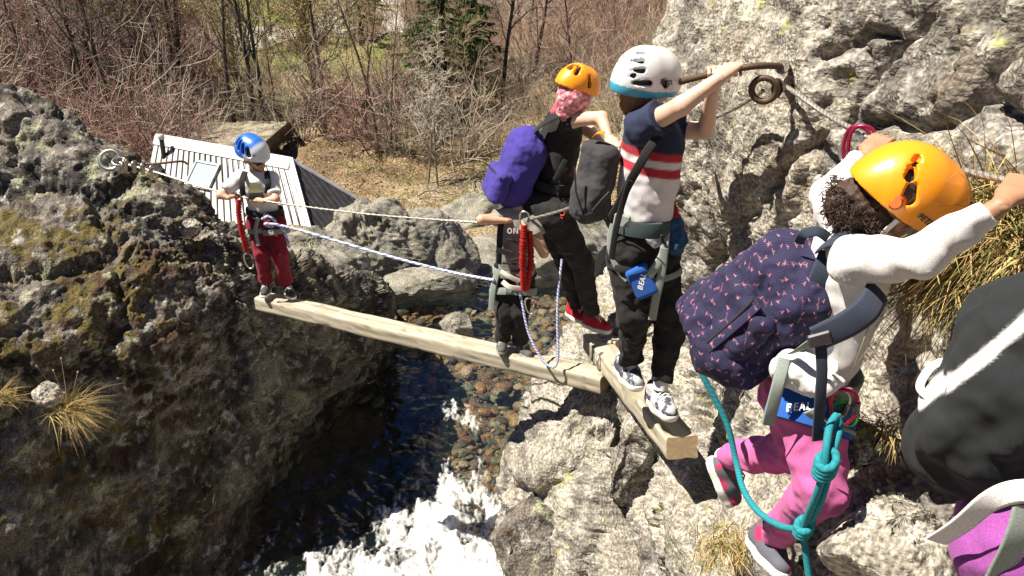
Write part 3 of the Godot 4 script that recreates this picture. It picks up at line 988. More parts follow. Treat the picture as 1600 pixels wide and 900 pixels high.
func hut() -> void:
	# steep metal roof of the hut: ridge L-R, slope towards the camera, dark hip on the right
	var L := Vector3(-12.0, 1.0, -28.3)
	var R := Vector3(-6.75, 1.0, -25.3)
	var F := Vector3(-4.6, -0.62, -25.8)
	var N := Vector3(-5.45, -1.25, -22.2)
	var dirv := (R - L).normalized()
	var NL := N - dirv * 7.6
	var o := thing("hut", "hut with a bright sheet metal roof, a skylight and a dark hipped end", "hut")
	var wall := MB.new()
	var ce := (N + F + NL + NL + (F - N)) * 0.25
	var a0 := NL + (F - NL) * 0.0
	var inset := 0.25
	var c0 := N + (NL - N).normalized() * inset + (F - N).normalized() * inset
	var c1 := F + (NL - N).normalized() * inset - (F - N).normalized() * inset
	var c2 := c1 + (NL - N).normalized() * 6.9
	var c3 := c0 + (NL - N).normalized() * 6.9
	var dn := Vector3(0, -1.7, 0)
	for q in [[c0, c1], [c1, c2], [c2, c3], [c3, c0]]:
		wall.flat_quad(q[0], q[1], q[1] + dn, q[0] + dn)
	obj("wall", wall.mesh(), add_grain(mat(lin(0.24, 0.21, 0.18), 0.95), M.grain, M.relief, 1.2, 2.0), o)
	# panels of the bright slope
	var nrm := (N - R).cross(L - R).normalized()
	if nrm.y < 0: nrm = -nrm
	var n := 25
	for i in n:
		var t0 := float(i) / n + 0.0025
		var t1 := float(i + 1) / n - 0.0025
		var mb := MB.new()
		var a := L.lerp(R, t0)
		var b := L.lerp(R, t1)
		var e := NL.lerp(N, t0)
		var f := NL.lerp(N, t1)
		mb.flat_quad(a + nrm * 0.02, b + nrm * 0.02, f + nrm * 0.02, e + nrm * 0.02)
		mb.flat_quad(a + nrm * 0.02, e + nrm * 0.02, e - nrm * 0.03, a - nrm * 0.03)
		mb.flat_quad(b + nrm * 0.02, f + nrm * 0.02, f - nrm * 0.03, b - nrm * 0.03)
		obj("panel", mb.mesh(), M.metal_roof, o)
	var under := MB.new()
	under.flat_quad(L - nrm * 0.06, R - nrm * 0.06, N - nrm * 0.06, NL - nrm * 0.06)
	obj("roof_deck", under.mesh(), M.dark, o)
	# standing seams, in the dark metal all round
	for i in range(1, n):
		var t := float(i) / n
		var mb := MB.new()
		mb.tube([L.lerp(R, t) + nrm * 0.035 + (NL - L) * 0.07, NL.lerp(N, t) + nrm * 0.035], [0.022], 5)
		obj("seam", mb.mesh(), M.dark_metal, o)
	# hip
	var hn := (F - R).cross(N - R).normalized()
	if hn.y < 0: hn = -hn
	var hd := MB.new()
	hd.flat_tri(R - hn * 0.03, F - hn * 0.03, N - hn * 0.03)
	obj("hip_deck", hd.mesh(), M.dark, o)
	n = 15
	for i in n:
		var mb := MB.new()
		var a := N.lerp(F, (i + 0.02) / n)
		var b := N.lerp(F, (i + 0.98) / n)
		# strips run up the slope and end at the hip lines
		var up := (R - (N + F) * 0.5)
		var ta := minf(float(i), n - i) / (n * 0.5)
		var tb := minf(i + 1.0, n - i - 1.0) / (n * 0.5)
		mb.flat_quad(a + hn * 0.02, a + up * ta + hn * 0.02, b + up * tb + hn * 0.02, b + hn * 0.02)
		obj("hip_panel", mb.mesh(), M.dark_metal, o)
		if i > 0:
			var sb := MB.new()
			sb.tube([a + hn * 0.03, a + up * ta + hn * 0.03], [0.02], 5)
			obj("seam", sb.mesh(), M.dark_metal, o)
	# far slope and left gable so that the roof is closed
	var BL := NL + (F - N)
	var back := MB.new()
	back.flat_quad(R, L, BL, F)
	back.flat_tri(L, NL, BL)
	obj("rear_roof", back.mesh(), M.dark_metal, o)
	# pale ridge cap and hip cap
	var slope := (NL - L).normalized()
	var rc := MB.new()
	rc.flat_quad(L + nrm * 0.06, R + nrm * 0.06, R + slope * 0.34 + nrm * 0.06, L + slope * 0.34 + nrm * 0.06)
	rc.flat_quad(L + slope * 0.34 + nrm * 0.06, R + slope * 0.34 + nrm * 0.06, R + slope * 0.34 + nrm * 0.02, L + slope * 0.34 + nrm * 0.02)
	obj("ridge_flashing", rc.mesh(), M.metal_roof, o)
	for q in [[L, R], [R, N], [R, F]]:
		var mb := MB.new()
		mb.tube([q[0] + Vector3(0, 0.04, 0), q[1] + Vector3(0, 0.04, 0)], [0.07 if q[0] == L else 0.1], 8, true, 0.3, nrm if q[1] != F else hn)
		obj("ridge_cap", mb.mesh(), M.metal_roof, o)
	# skylight
	var su := (R - L).normalized()
	var sv := (NL - L).normalized()
	sv = (sv - su * sv.dot(su)).normalized()
	var sc := L + (R - L) * 0.485 + sv * 1.05 + nrm * 0.06
	var bas := Basis(su, nrm, su.cross(nrm))
	var sk := MB.new()
	for q in [[Vector3(0, 0, 0.42), Vector3(1.1, 0.12, 0.08)], [Vector3(0, 0, -0.42), Vector3(1.1, 0.12, 0.08)], [Vector3(0.51, 0, 0), Vector3(0.08, 0.12, 0.76)], [Vector3(-0.51, 0, 0), Vector3(0.08, 0.12, 0.76)]]:
		sk.box(sc + bas * q[0], bas, q[1], 0.01)
	var skn := obj("skylight", sk.mesh(), M.metal_roof, o)
	var gl := MB.new()
	gl.box(sc, bas, Vector3(0.94, 0.04, 0.76))
	obj("pane", gl.mesh(), M.glass, skn)
	# bent stove pipe
	var pp := L + (R - L) * 0.14 + sv * 0.7
	var pm := MB.new()
	pm.tube([pp, pp + Vector3(0.02, 0.62, 0)], [0.08], 10)
	var pipe := obj("stove_pipe", pm.mesh(), M.dark_metal, o)
	var hm := MB.new()
	hm.tube([pp + Vector3(-0.05, 0.66, 0), pp + Vector3(0.06, 0.72, 0), pp + Vector3(0.10, 0.78, 0)], [0.1, 0.11, 0.04], 10)
	obj("pipe_cowl", hm.mesh(), M.metal_roof, pipe)

	# old low building behind it, pale lichen-grown roof
	var s := thing("shed", "low old stone shed with a pale lichen grown roof behind the hut", "shed")
	var A := Vector3(-12.743, -0.100, -35.234)
	var B := Vector3(-8.876, 0.250, -33.711)
	var C := Vector3(-8.892, 0.350, -28.819)
	var D := Vector3(-12.302, 0.000, -31.241)
	var E := Vector3(-9.501, -0.900, -36.990)
	var G := Vector3(-9.505, -0.900, -32.008)
	var paint := func(p, _n): return Color(0.40, 0.365, 0.28).lerp(Color(0.17, 0.14, 0.085), smoothstep(-0.25, 0.3, nz.mid.get_noise_3dv(p * 0.4) + nz.fine.get_noise_3dv(p * 0.3) * 0.6))
	var m1 := sheet([[A, A.lerp(B, 0.5), B], [D, D.lerp(C, 0.5), C]], 30, 40, func(p, n): return n * nz.mid.get_noise_3dv(p * 0.5) * 0.1, paint, true)
	obj("roof_slope", m1.mesh(), M.ground, s)
	var m2 := sheet([[B, B.lerp(E, 0.5), E], [C, C.lerp(G, 0.5), G]], 10, 40, func(p, n): return n * nz.mid.get_noise_3dv(p * 0.5) * 0.1, paint, true)
	obj("roof_slope", m2.mesh(), M.ground, s)
	var wb := MB.new()
	var dd := Vector3(0, -1.6, 0)
	for q in [[G, E], [D, G], [A, D], [E, A]]:
		wb.flat_quad(q[0] * 1.0 + Vector3(-0.1, -0.08, 0), q[1] + Vector3(-0.1, -0.08, 0), q[1] + dd + Vector3(-0.1, 0, 0), q[0] + dd + Vector3(-0.1, 0, 0))
	obj("wall", wb.mesh(), add_grain(mat(lin(0.13, 0.11, 0.09), 0.95), M.grain, M.relief, 1.0, 2.0), s)

# ------------------------------------------------------------------ trees and undergrowth
func grow(mb: MB, r: RandomNumberGenerator, p: Vector3, d: Vector3, le: float, rad: float, level: int, deep: int, opt: Dictionary, tips: Array) -> void:
	var seg := 5 if level == 0 else (4 if level == 1 else (3 if level == 2 else 2))
	var pts := [p]
	var rs := [rad]
	var q := p
	var dir := d
	for i in seg:
		var wob: float = opt.wob * (0.6 if level == 0 else 1.6)
		dir = (dir + Vector3(r.randfn(), r.randfn() * 0.5, r.randfn()) * wob + Vector3(0, opt.rise * (0.0 if level == 0 else 1.0), 0)).normalized()
		q += dir * le / seg
		pts.append(q)
		rs.append(lerpf(rad, rad * (0.25 if level < 2 else 0.35), (i + 1.0) / seg))
	var tone: Color = opt.trunk.lerp(opt.twig, clampf(level / 2.0, 0.0, 1.0))
	mb.tint = tone * r.randf_range(0.75, 1.25)
	mb.tube(pts, rs, 7 if level == 0 else (4 if level == 1 else 3), false)
	if level == deep:
		tips.append([q, dir])
		if level >= 2: tips.append([pts[1], dir])
		return
	var n: int = opt.n[level]
	for k in n:
		var t := lerpf(opt.low if level == 0 else 0.2, 1.0, (k + r.randf()) / n)
		var fi := clampf(t * seg, 0.0, seg - 0.001)
		var i := int(fi)
		var at: Vector3 = pts[i].lerp(pts[i + 1], fi - i)
		var ax: Vector3 = (pts[i + 1] - pts[i]).normalized()
		var side := ax.cross(Vector3(r.randfn(), r.randfn(), r.randfn())).normalized()
		var nd: Vector3 = (ax * cos(opt.angle) + side * sin(opt.angle) * r.randf_range(0.6, 1.3)).normalized()
		var rr: float = lerpf(rs[i], rs[i + 1], fi - i)
		grow(mb, r, at, nd, le * opt.ratio * r.randf_range(0.6, 1.15) * (1.15 - 0.55 * t if level == 0 else 1.0), maxf(rr * 0.55, opt.thin), level + 1, deep, opt, tips)

# trunk and branches apart; leaves (budding) as a third part
func tree_proto(called: String, sd: int, h: float, rad: float, lean: Vector3, opt: Dictionary, leaves: int, leafc: Color) -> Node3D:
	var r := RandomNumberGenerator.new()
	r.seed = sd
	var o := Node3D.new()
	o.name = called
	var tips := []
	# trunk
	var trunk := MB.new()
	var pts := [Vector3(0, -0.4, 0)]
	var rs := [rad * 1.35]
	var q := Vector3.ZERO
	var dir := (Vector3.UP + lean).normalized()
	var n := 9
	for i in n + 1:
		pts.append(q)
		rs.append(rad * lerpf(1.0, 0.12, pow(float(i) / n, 0.8)))
		dir = (dir + Vector3(r.randfn(), 0, r.randfn()) * opt.bend).normalized()
		q += dir * h / n
	trunk.tint = opt.trunk
	trunk.tube(pts, rs, 9, false)
	for i in trunk.v.size():
		trunk.c[i] = opt.trunk * (1.0 + 0.6 * nz.mid.get_noise_3dv(trunk.v[i] * Vector3(3, 0.8, 3) + Vector3(sd, 0, 0)))
	obj("trunk", trunk.mesh(), M.bark, o)
	var crown := MB.new()
	var nb: int = opt.boughs
	for k in nb:
		var t := lerpf(opt.low, 0.98, (k + r.randf()) / nb)
		var fi := clampf(1.0 + t * n, 0.0, n + 0.99)
		var i := int(fi)
		var at: Vector3 = pts[i].lerp(pts[i + 1], fi - i)
		var rr: float = lerpf(rs[i], rs[i + 1], fi - i)
		var az := r.randf() * TAU
		var nd := (Vector3(cos(az), 0, sin(az)) * sin(opt.angle) + Vector3.UP * cos(opt.angle)).normalized()
		grow(crown, r, at, nd, h * opt.reach * (1.25 - t) * r.randf_range(0.6, 1.2), maxf(rr * 0.5, opt.thin * 1.6), 1, 3, opt, tips)
	obj("crown", crown.mesh(), M.twig, o)
	if leaves > 0:
		var lf := MB.new()
		for k in leaves:
			var tp = tips[r.randi() % tips.size()]
			var ce: Vector3 = tp[0] + Vector3(r.randfn(), r.randfn(), r.randfn()) * 0.10
			var u := Vector3(r.randfn(), r.randfn(), r.randfn()).normalized() * r.randf_range(0.025, 0.055)
			var w := u.cross(Vector3(r.randfn(), r.randfn(), r.randfn())).normalized() * u.length() * 0.6
			lf.tint = leafc * r.randf_range(0.6, 1.4)
			lf.flat_quad(ce - u, ce + w, ce + u, ce - w)
		obj("budding_leaves", lf.mesh(), M.leaf, o)
	return o

func conifer_proto(sd: int, h: float, wide: float) -> Node3D:
	var r := RandomNumberGenerator.new()
	r.seed = sd
	var o := Node3D.new()
	o.name = "conifer"
	var tr := MB.new()
	tr.tint = Color(0.07, 0.05, 0.035)
	tr.tube([Vector3(0, -0.4, 0), Vector3(0, h * 0.5, 0), Vector3(0, h, 0)], [0.24, 0.15, 0.02], 8, false)
	obj("trunk", tr.mesh(), M.bark, o)
	var f := MB.new()
	var bn := int(h * 26)
	for k in bn:
		var t := pow(r.randf(), 0.85)
		var y := lerpf(0.5, h, t)
		var le := wide * (1.0 - t) * r.randf_range(0.6, 1.15) + 0.2
		var az := r.randf() * TAU
		var out := Vector3(cos(az), 0, sin(az))
		var pts := []
		for i in 6:
			var s := i / 5.0
			pts.append(Vector3(0, y, 0) + out * le * s + Vector3(0, -0.25 * le * s - 0.12 * le * s * s + 0.16 * le * s * s * s, 0))
		f.tint = Color(0.05, 0.04, 0.025)
		f.tube(pts, [0.02, 0.008], 3, false)
		# hanging sprays of needles
		var shade := r.randf_range(0.7, 1.35)
		for m in int(16 + le * 34):
			var s := pow(r.randf(), 0.7)
			var fi := s * 4.99
			var i := int(fi)
			var at: Vector3 = pts[i].lerp(pts[i + 1], fi - i)
			var side := Vector3(-out.z, 0, out.x) * r.randf_range(-1, 1) * 0.3 * (1.1 - s * 0.6)
			var tip := at + side + out * r.randf_range(0.02, 0.16) + Vector3(0, r.randf_range(-0.26, 0.02), 0)
			var w := (tip - at).cross(Vector3(r.randfn(), r.randfn(), r.randfn())).normalized() * r.randf_range(0.02, 0.045)
			var c := Color(0.045, 0.082, 0.022).lerp(Color(0.085, 0.13, 0.028), r.randf())
			f.tint = c * shade
			f.flat_tri(at + w, tip, at - w)
	obj("crown", f.mesh(), M.leaf, o)
	return o

func plant_tree(proto: Node3D, at: Vector3, turn: float, size: float, label: String, group: String, category := "tree") -> Node3D:
	var o: Node3D = proto.duplicate()
	o.name = numbered(proto.name)
	add_child(o)
	o.position = at
	o.rotation.y = turn
	o.scale = Vector3.ONE * size
	tag(o, label, category, group)
	return o

func on_ground(x: float, z: float) -> Vector3:
	return Vector3(x, ground_y(x, z) - 0.05, -z)

func woods() -> void:
	var grey := Color(0.20, 0.172, 0.145)
	var pale := Color(0.46, 0.42, 0.36)
	var red := Color(0.23, 0.135, 0.115)
	var tan := Color(0.33, 0.255, 0.17)
	var base := {wob = 0.16, rise = 0.08, n = [6, 6, 5], low = 0.22, angle = 0.75, ratio = 0.48, thin = 0.011, bend = 0.05, boughs = 26, reach = 0.30}
	var mk := func(tr: Color, tw: Color, more: Dictionary) -> Dictionary:
		var d := base.duplicate()
		d.trunk = tr
		d.twig = tw
		d.merge(more, true)
		return d
	var protos := [
		tree_proto("bare_tree", 1, 13.0, 0.15, Vector3(-0.05, 0, 0), mk.call(grey * 0.6, grey, {}), 0, grey),
		tree_proto("bare_tree", 2, 11.0, 0.12, Vector3(0.08, 0, 0), mk.call(grey * 0.75, tan * 0.8, {boughs = 22}), 2600, Color(0.25, 0.245, 0.06)),
		tree_proto("bare_tree", 3, 12.0, 0.10, Vector3(-0.12, 0, 0.05), mk.call(grey * 0.6, red, {bend = 0.08, boughs = 30}), 0, grey),
		tree_proto("bare_tree", 4, 9.0, 0.09, Vector3(0.0, 0, 0.0), mk.call(tan * 0.8, tan, {low = 0.12, boughs = 32}), 6000, Color(0.27, 0.26, 0.06)),
		tree_proto("bare_tree", 5, 8.0, 0.07, Vector3(0.1, 0, 0.0), mk.call(pale * 0.8, pale, {low = 0.18, boughs = 22, angle = 0.9, wob = 0.24}), 0, grey),
		tree_proto("bare_tree", 6, 10.0, 0.06, Vector3(-0.1, 0, 0.0), mk.call(tan * 0.7, tan * 0.9, {low = 0.35, boughs = 18}), 0, grey),
	]
	# trees one can pick out by their trunks
	var pick := [
		[298, 196, 0, 1.0, 0.4, "dark straight bare trunk standing left of the road behind the hut"],
		[130, 196, 4, 1.25, 0.2, "pale branched bare tree at the foot of the red brown thicket"],
		[158, 192, 0, 0.9, 2.2, "dark trunk right beside the pale branched tree"],
		[284, 198, 2, 0.8, 1.0, "bare tree leaning left with its foot beside the dark straight trunk"],
		[366, 190, 1, 1.0, 5.3, "bare tree leaning left just behind the old shed"],
		[396, 189, 0, 0.8, 3.1, "left one of the twin slim trunks above the blue helmet"],
		[411, 189, 0, 0.75, 4.6, "right one of the twin slim trunks above the blue helmet"],
		[508, 208, 1, 0.95, 2.5, "dark crooked tree in the middle of the slope right of the shed"],
		[495, 182, 3, 1.1, 0.9, "budding tree with olive buds in the middle of the wood"],
		[592, 238, 5, 1.15, 0.3, "long thin leaning stem crossing the road in front of the meadow"],
		[572, 222, 5, 0.9, 2.3, "thin bare sapling left of the long leaning stem"],
		[612, 240, 5, 0.8, 4.3, "thin bare sapling right of the long leaning stem"],
		[669, 287, 4, 0.62, 0.0, "left of two small pale forked trees before the dark conifer"],
		[684, 290, 4, 0.7, 2.6, "right of two small pale forked trees before the dark conifer"],
		[735, 236, 5, 0.7, 1.3, "slim bare stem right of the dark conifer"],
		[220, 168, 3, 1.2, 3.3, "broad budding tree with yellow green haze left of the road"],
	]
	for q in pick:
		var k: Vector3 = ray_ground(q[0], q[1])
		plant_tree(protos[q[2]], k, q[4], q[3], q[5], "trees that stand out of the wood")
	# conifers
	var con := conifer_proto(11, 14.0, 2.6)
	var con2 := conifer_proto(12, 7.0, 1.25)
	plant_tree(con, on_ground(-3.2, 40.0), 0.0, 1.0, "tall dark conifer at the top of the picture", "conifers", "conifer")
	plant_tree(con2, on_ground(-3.1, 34.0), 1.0, 0.62, "small dark conifer behind the two pale forked trees", "conifers", "conifer")
	plant_tree(con, on_ground(-10.6, 62.0), 2.0, 0.9, "far conifer standing beside the road", "conifers", "conifer")
	plant_tree(con2, on_ground(-2.0, 46.0), 2.5, 1.3, "conifer half hidden right behind the tall dark one", "conifers", "conifer")
	# the rest of the wood
	var r := RandomNumberGenerator.new()
	r.seed = 77
	var made := 0
	var tries := 0
	while made < 125 and tries < 3000:
		tries += 1
		var z := r.randf_range(35.0, 84.0)
		var x := r.randf_range(-0.72, 0.2) * z
		if z > 44.0 and z < 84.0 and x > -0.40 * z and x < -0.115 * z and r.randf() < 0.72: continue
		if z < 44.0 and x > -0.16 * z and x < -0.02 * z: continue
		if x > -0.31 * z and x < -0.12 * z and z < 40.0: continue
		if absf(x + 0.155 * z) < 1.6 and z > 60: continue
		var leftw := x < -0.40 * z
		var kind: int
		var label: String
		var group: String
		if leftw:
			kind = [2, 2, 2, 0, 4][r.randi() % 5]
			label = "reddish brown bare tree in the crowded wood on the left"
			group = "bare trees of the left wood"
			if kind != 2: label = "grey bare tree in the crowded wood on the left"
		elif x < -0.10 * z:
			kind = [1, 3, 3, 5, 1][r.randi() % 5]
			label = "slim budding tree in the open wood before the road"
			group = "budding trees before the road"
		else:
			kind = [4, 5, 2, 5, 2][r.randi() % 5]
			label = "bare tree on the brown leafy slope on the right"
			group = "bare trees of the right slope"
		plant_tree(protos[kind], on_ground(x, z), r.randf() * TAU, r.randf_range(0.65, 1.15), tree_label(kind, x, z), group)
		made += 1
	# brush: tangles of thin stems that read as one mass
	for part in 2:
		var mm := MultiMesh.new()
		mm.transform_format = MultiMesh.TRANSFORM_3D
		mm.use_colors = true
		mm.mesh = shrub_mesh(91 + part)
		var spots := []
		tries = 0
		while spots.size() < (520 if part == 0 else 300) and tries < 20000:
			tries += 1
			var z := r.randf_range(31.0, 95.0)
			var x := r.randf_range(-0.75, 0.22) * z
			if part == 0 and x > -0.36 * z and r.randf() < 0.9: continue
			if part == 1 and x < -0.36 * z: continue
			if part == 1 and z > 44.0 and x > -0.38 * z and x < -0.115 * z: continue
			if part == 1 and z < 42.0 and x > -0.15 * z and x < -0.03 * z and r.randf() < 0.8: continue
			if part == 1 and x < -0.115 * z and z < 37.0: continue
			if part == 1 and x < -0.10 * z and r.randf() < 0.55: continue
			spots.append(Vector2(x, z))
		mm.instance_count = spots.size()
		for i in spots.size():
			var b := Basis.from_euler(Vector3(r.randfn() * 0.15, r.randf() * TAU, r.randfn() * 0.15)).scaled(Vector3.ONE * r.randf_range(0.6, 1.5) * (1.5 if part == 0 else 0.9))
			mm.set_instance_transform(i, Transform3D(b, on_ground(spots[i].x, spots[i].y)))
			var c: Color = Color(0.30, 0.19, 0.165) if part == 0 else Color(0.30, 0.225, 0.155)
			if r.randf() < 0.3: c = Color(0.36, 0.31, 0.25)
			mm.set_instance_color(i, c * r.randf_range(0.65, 1.35))
		var mi := MultiMeshInstance3D.new()
		mi.name = "thicket" if part == 0 else "brushwood"
		mi.multimesh = mm
		mi.material_override = M.twig
		mi.set_meta("kind", "stuff")
		tag(mi, "dense reddish brown thicket of bare twigs on the left" if part == 0 else "tangled bare brushwood on the brown slope behind the climbers", "thicket" if part == 0 else "brushwood")
		add_child(mi)
	# leaf litter and short dry grass of the clearing
	var lm := MB.new()
	lm.flat_quad(Vector3(-1, 0, -0.5), Vector3(0, 0.35, -0.7), Vector3(1, 0.1, 0), Vector3(0, 0.2, 0.6))
	var gm := MB.new()
	for k in 14:
		var d := Vector3(r.randfn() * 0.5, 1.0, r.randfn() * 0.5)
		var a := Vector3(r.randfn(), 0, r.randfn()) * 0.6
		var w := Vector3(r.randfn(), 0, r.randfn()).normalized() * 0.06
		gm.flat_tri(a - w, a + d * r.randf_range(0.7, 1.6), a + w)
	for part in 2:
		var mm := MultiMesh.new()
		mm.transform_format = MultiMesh.TRANSFORM_3D
		mm.use_colors = true
		mm.mesh = lm.mesh() if part == 0 else gm.mesh()
		mm.instance_count = 26000 if part == 0 else 5000
		for i in mm.instance_count:
			var z := 15.5 + 27.0 * pow(r.randf(), 1.3)
			var x := r.randf_range(-0.36, 0.14) * z
			if part == 1 and nz.low.get_noise_2d(x * 0.8, z * 0.8) < 0.05: x = r.randf_range(-0.2, 0.02) * z
			var s := r.randf_range(0.03, 0.065) if part == 0 else r.randf_range(0.06, 0.14)
			var b := Basis.from_euler(Vector3(r.randfn() * 0.3, r.randf() * TAU, r.randfn() * 0.3)).scaled(Vector3.ONE * s)
			mm.set_instance_transform(i, Transform3D(b, Vector3(x, ground_y(x, z) + 0.012, -z)))
			var c: Color = [Color(0.30, 0.17, 0.08), Color(0.42, 0.30, 0.17), Color(0.20, 0.11, 0.06), Color(0.36, 0.22, 0.12)][r.randi() % 4] if part == 0 else [Color(0.42, 0.36, 0.17), Color(0.22, 0.26, 0.07), Color(0.33, 0.31, 0.12)][r.randi() % 3]
			mm.set_instance_color(i, c * r.randf_range(0.7, 1.3))
		var mi := MultiMeshInstance3D.new()
		mi.name = "leaf_litter" if part == 0 else "short_grass"
		mi.multimesh = mm
		mi.material_override = M.leaf
		mi.set_meta("kind", "stuff")
		tag(mi, "brown fallen leaves strewn over the clearing beside the hut" if part == 0 else "short dry grass growing through the leaves beside the hut", "leaves" if part == 0 else "grass")
		add_child(mi)
	# loose dead branches on the slope by the stream
	for i in 14:
		var x := r.randf_range(-3.5, 1.5)
		var z := r.randf_range(27.0, 36.0)
		var mb := MB.new()
		mb.tint = Color(0.30, 0.26, 0.20) * r.randf_range(0.7, 1.2)
		var le := r.randf_range(1.2, 3.0)
		var az := r.randf() * TAU
		var pts := []
		for k in 6:
			var p := on_ground(x + cos(az) * le * k / 5.0, z + sin(az) * le * k / 5.0)
			pts.append(p + Vector3(0, 0.12 + r.randf() * 0.2, 0))
		mb.tube(pts, [0.04, 0.03, 0.025, 0.02, 0.012, 0.006], 5)
		var o := obj("dead_branch", mb.mesh(), M.twig)
		tag(o, "grey dead branch lying on the leafy slope by the stream", "branch", "dead branches on the slope")

# says which tree: its look, how far back it stands and what it stands beside
func tree_label(kind: int, x: float, z: float) -> String:
	var px := 800.0 + 1331.0 * x / (z * 0.9135 + (8.0 - ground_y(x, z)) * 0.4067)
	var looks := ["dark grey bare tree", "slim budding tree", "reddish bare tree", "bushy olive budding tree", "pale branchy bare tree", "thin tan bare tree"]
	var deep := "in front" if z < 45.0 else ("half way back" if z < 58.0 else ("far back" if z < 72.0 else "farthest back"))
	var marks := [[30, "by the left picture edge"], [75, "above the left end of the bank"], [115, "left of the pale branched tree"], [160, "behind the pale branched tree"], [210, "above the dip of the bank"],
		[265, "above the stove pipe of the hut"], [330, "above the skylight of the hut"], [385, "left of the blue helmet"], [430, "above the blue helmet"], [490, "above the old shed"], [550, "before the gravel road"], [620, "right of the gravel road"],
		[680, "left of the tall conifer"], [740, "beside the tall conifer"], [790, "right of the tall conifer"], [840, "above the purple backpack"], [880, "left of the farther orange helmet"], [930, "behind the farther orange helmet"], [975, "left of the white helmet"], [1020, "behind the white helmet"]]
	for m in marks:
		if px < m[0]: return "%s standing %s %s" % [looks[kind], deep, m[1]]
	return "%s standing %s beside the cliff edge" % [looks[kind], deep]

func ray_ground(px: float, py: float) -> Vector3:
	# where a sight line from the viewpoint meets the valley floor
	var d := Vector3((px - 800.0) / 1331.0, 0, 0)
	var cy := (450.0 - py) / 1331.0
	d.y = cy * cos(deg_to_rad(24.0)) - sin(deg_to_rad(24.0))
	d.z = -(cos(deg_to_rad(24.0)) + cy * sin(deg_to_rad(24.0)))
	var t := 18.0
	for i in 3000:
		t += 0.03
		var p := Vector3(0, 8, 0) + d * t
		if p.y < ground_y(p.x, -p.z): break
	var e := Vector3(0, 8, 0) + d * t
	return on_ground(e.x, -e.z)

func shrub_mesh(sd: int) -> ArrayMesh:
	var r := RandomNumberGenerator.new()
	r.seed = sd
	var mb := MB.new()
	for k in 26:
		var az := r.randf() * TAU
		var p := Vector3(cos(az), 0, sin(az)) * r.randf() * 0.5 - Vector3(0, 0.1, 0)
		var d := (Vector3(cos(az) * r.randf(), 1.3, sin(az) * r.randf()) + Vector3(r.randfn(), 0, r.randfn()) * 0.25).normalized()
		var le := r.randf_range(1.0, 2.6)
		var q := p
		var pts := [p]
		for i in 4:
			d = (d + Vector3(r.randfn(), r.randfn() * 0.3, r.randfn()) * 0.22).normalized()
			q += d * le / 4.0
			pts.append(q)
		mb.tint = Color.WHITE * r.randf_range(0.7, 1.2)
		mb.tube(pts, [0.016, 0.012, 0.009, 0.006, 0.003], 3, false)
		for m in 9:
			var i := 1 + r.randi() % 4
			var a: Vector3 = pts[i - 1].lerp(pts[i], r.randf())
			var e: Vector3 = a + (d + Vector3(r.randfn(), r.randfn(), r.randfn()) * 0.7).normalized() * r.randf_range(0.25, 0.8)
			var mid := (a + e) * 0.5 + Vector3(r.randfn(), r.randfn(), r.randfn()) * 0.05
			mb.tube([a, mid, e], [0.007, 0.006, 0.003], 3, false)
	return mb.mesh()

# ------------------------------------------------------------------ grass
func tuft(called: String, label: String, at: Vector3, out: Vector3, n: int, le: float, spread: float, sd: int, fall := 0.6, stems := 0) -> void:
	var r := RandomNumberGenerator.new()
	r.seed = sd
	var mb := MB.new()
	for k in n:
		var p := at + Vector3(r.randfn(), r.randfn() * 0.4, r.randfn()) * spread * 0.4
		var d := (out + Vector3(r.randfn(), r.randfn(), r.randfn()) * 0.45).normalized()
		var l := le * r.randf_range(0.45, 1.15)
		var u := d.cross(Vector3(r.randfn(), r.randfn(), r.randfn())).normalized() * r.randf_range(0.0011, 0.0024) * (1.0 + le)
		var green := r.randf() < 0.28
		mb.tint = (Color(0.16, 0.17, 0.05) if green else Color(0.47, 0.36, 0.16).lerp(Color(0.32, 0.22, 0.09), r.randf())) * r.randf_range(0.75, 1.25)
		var q := p
		var prev := p
		for i in 4:
			d = (d + Vector3(0, -fall * 0.33, 0) + Vector3(r.randfn(), r.randfn(), r.randfn()) * 0.07).normalized()
			prev = q
			q += d * l / 4.0
			var w0 := u * (1.0 - i / 4.0)
			var w1 := u * (1.0 - (i + 1.0) / 4.0)
			if i < 3: mb.flat_quad(prev - w0, prev + w0, q + w1, q - w1)
			else: mb.flat_tri(prev - w0, prev + w0, q)
	for k in stems:
		var d := (Vector3.UP * 1.3 + Vector3(r.randf_range(-0.3, 0.7), 0, r.randf_range(-0.2, 0.3))).normalized()
		mb.tint = Color(0.40, 0.33, 0.20)
		var e := at + d * le * r.randf_range(0.9, 1.3)
		mb.tube([at, at.lerp(e, 0.5) + Vector3(0.006, 0, 0), e], [0.0022, 0.002, 0.0016], 4)
		mb.tube([e, e + d * 0.012], [0.006, 0.004], 5)
	var o := obj(called, mb.mesh(), M.leaf)
	tag(o, label, "grass tuft", "grass tufts on the rocks")

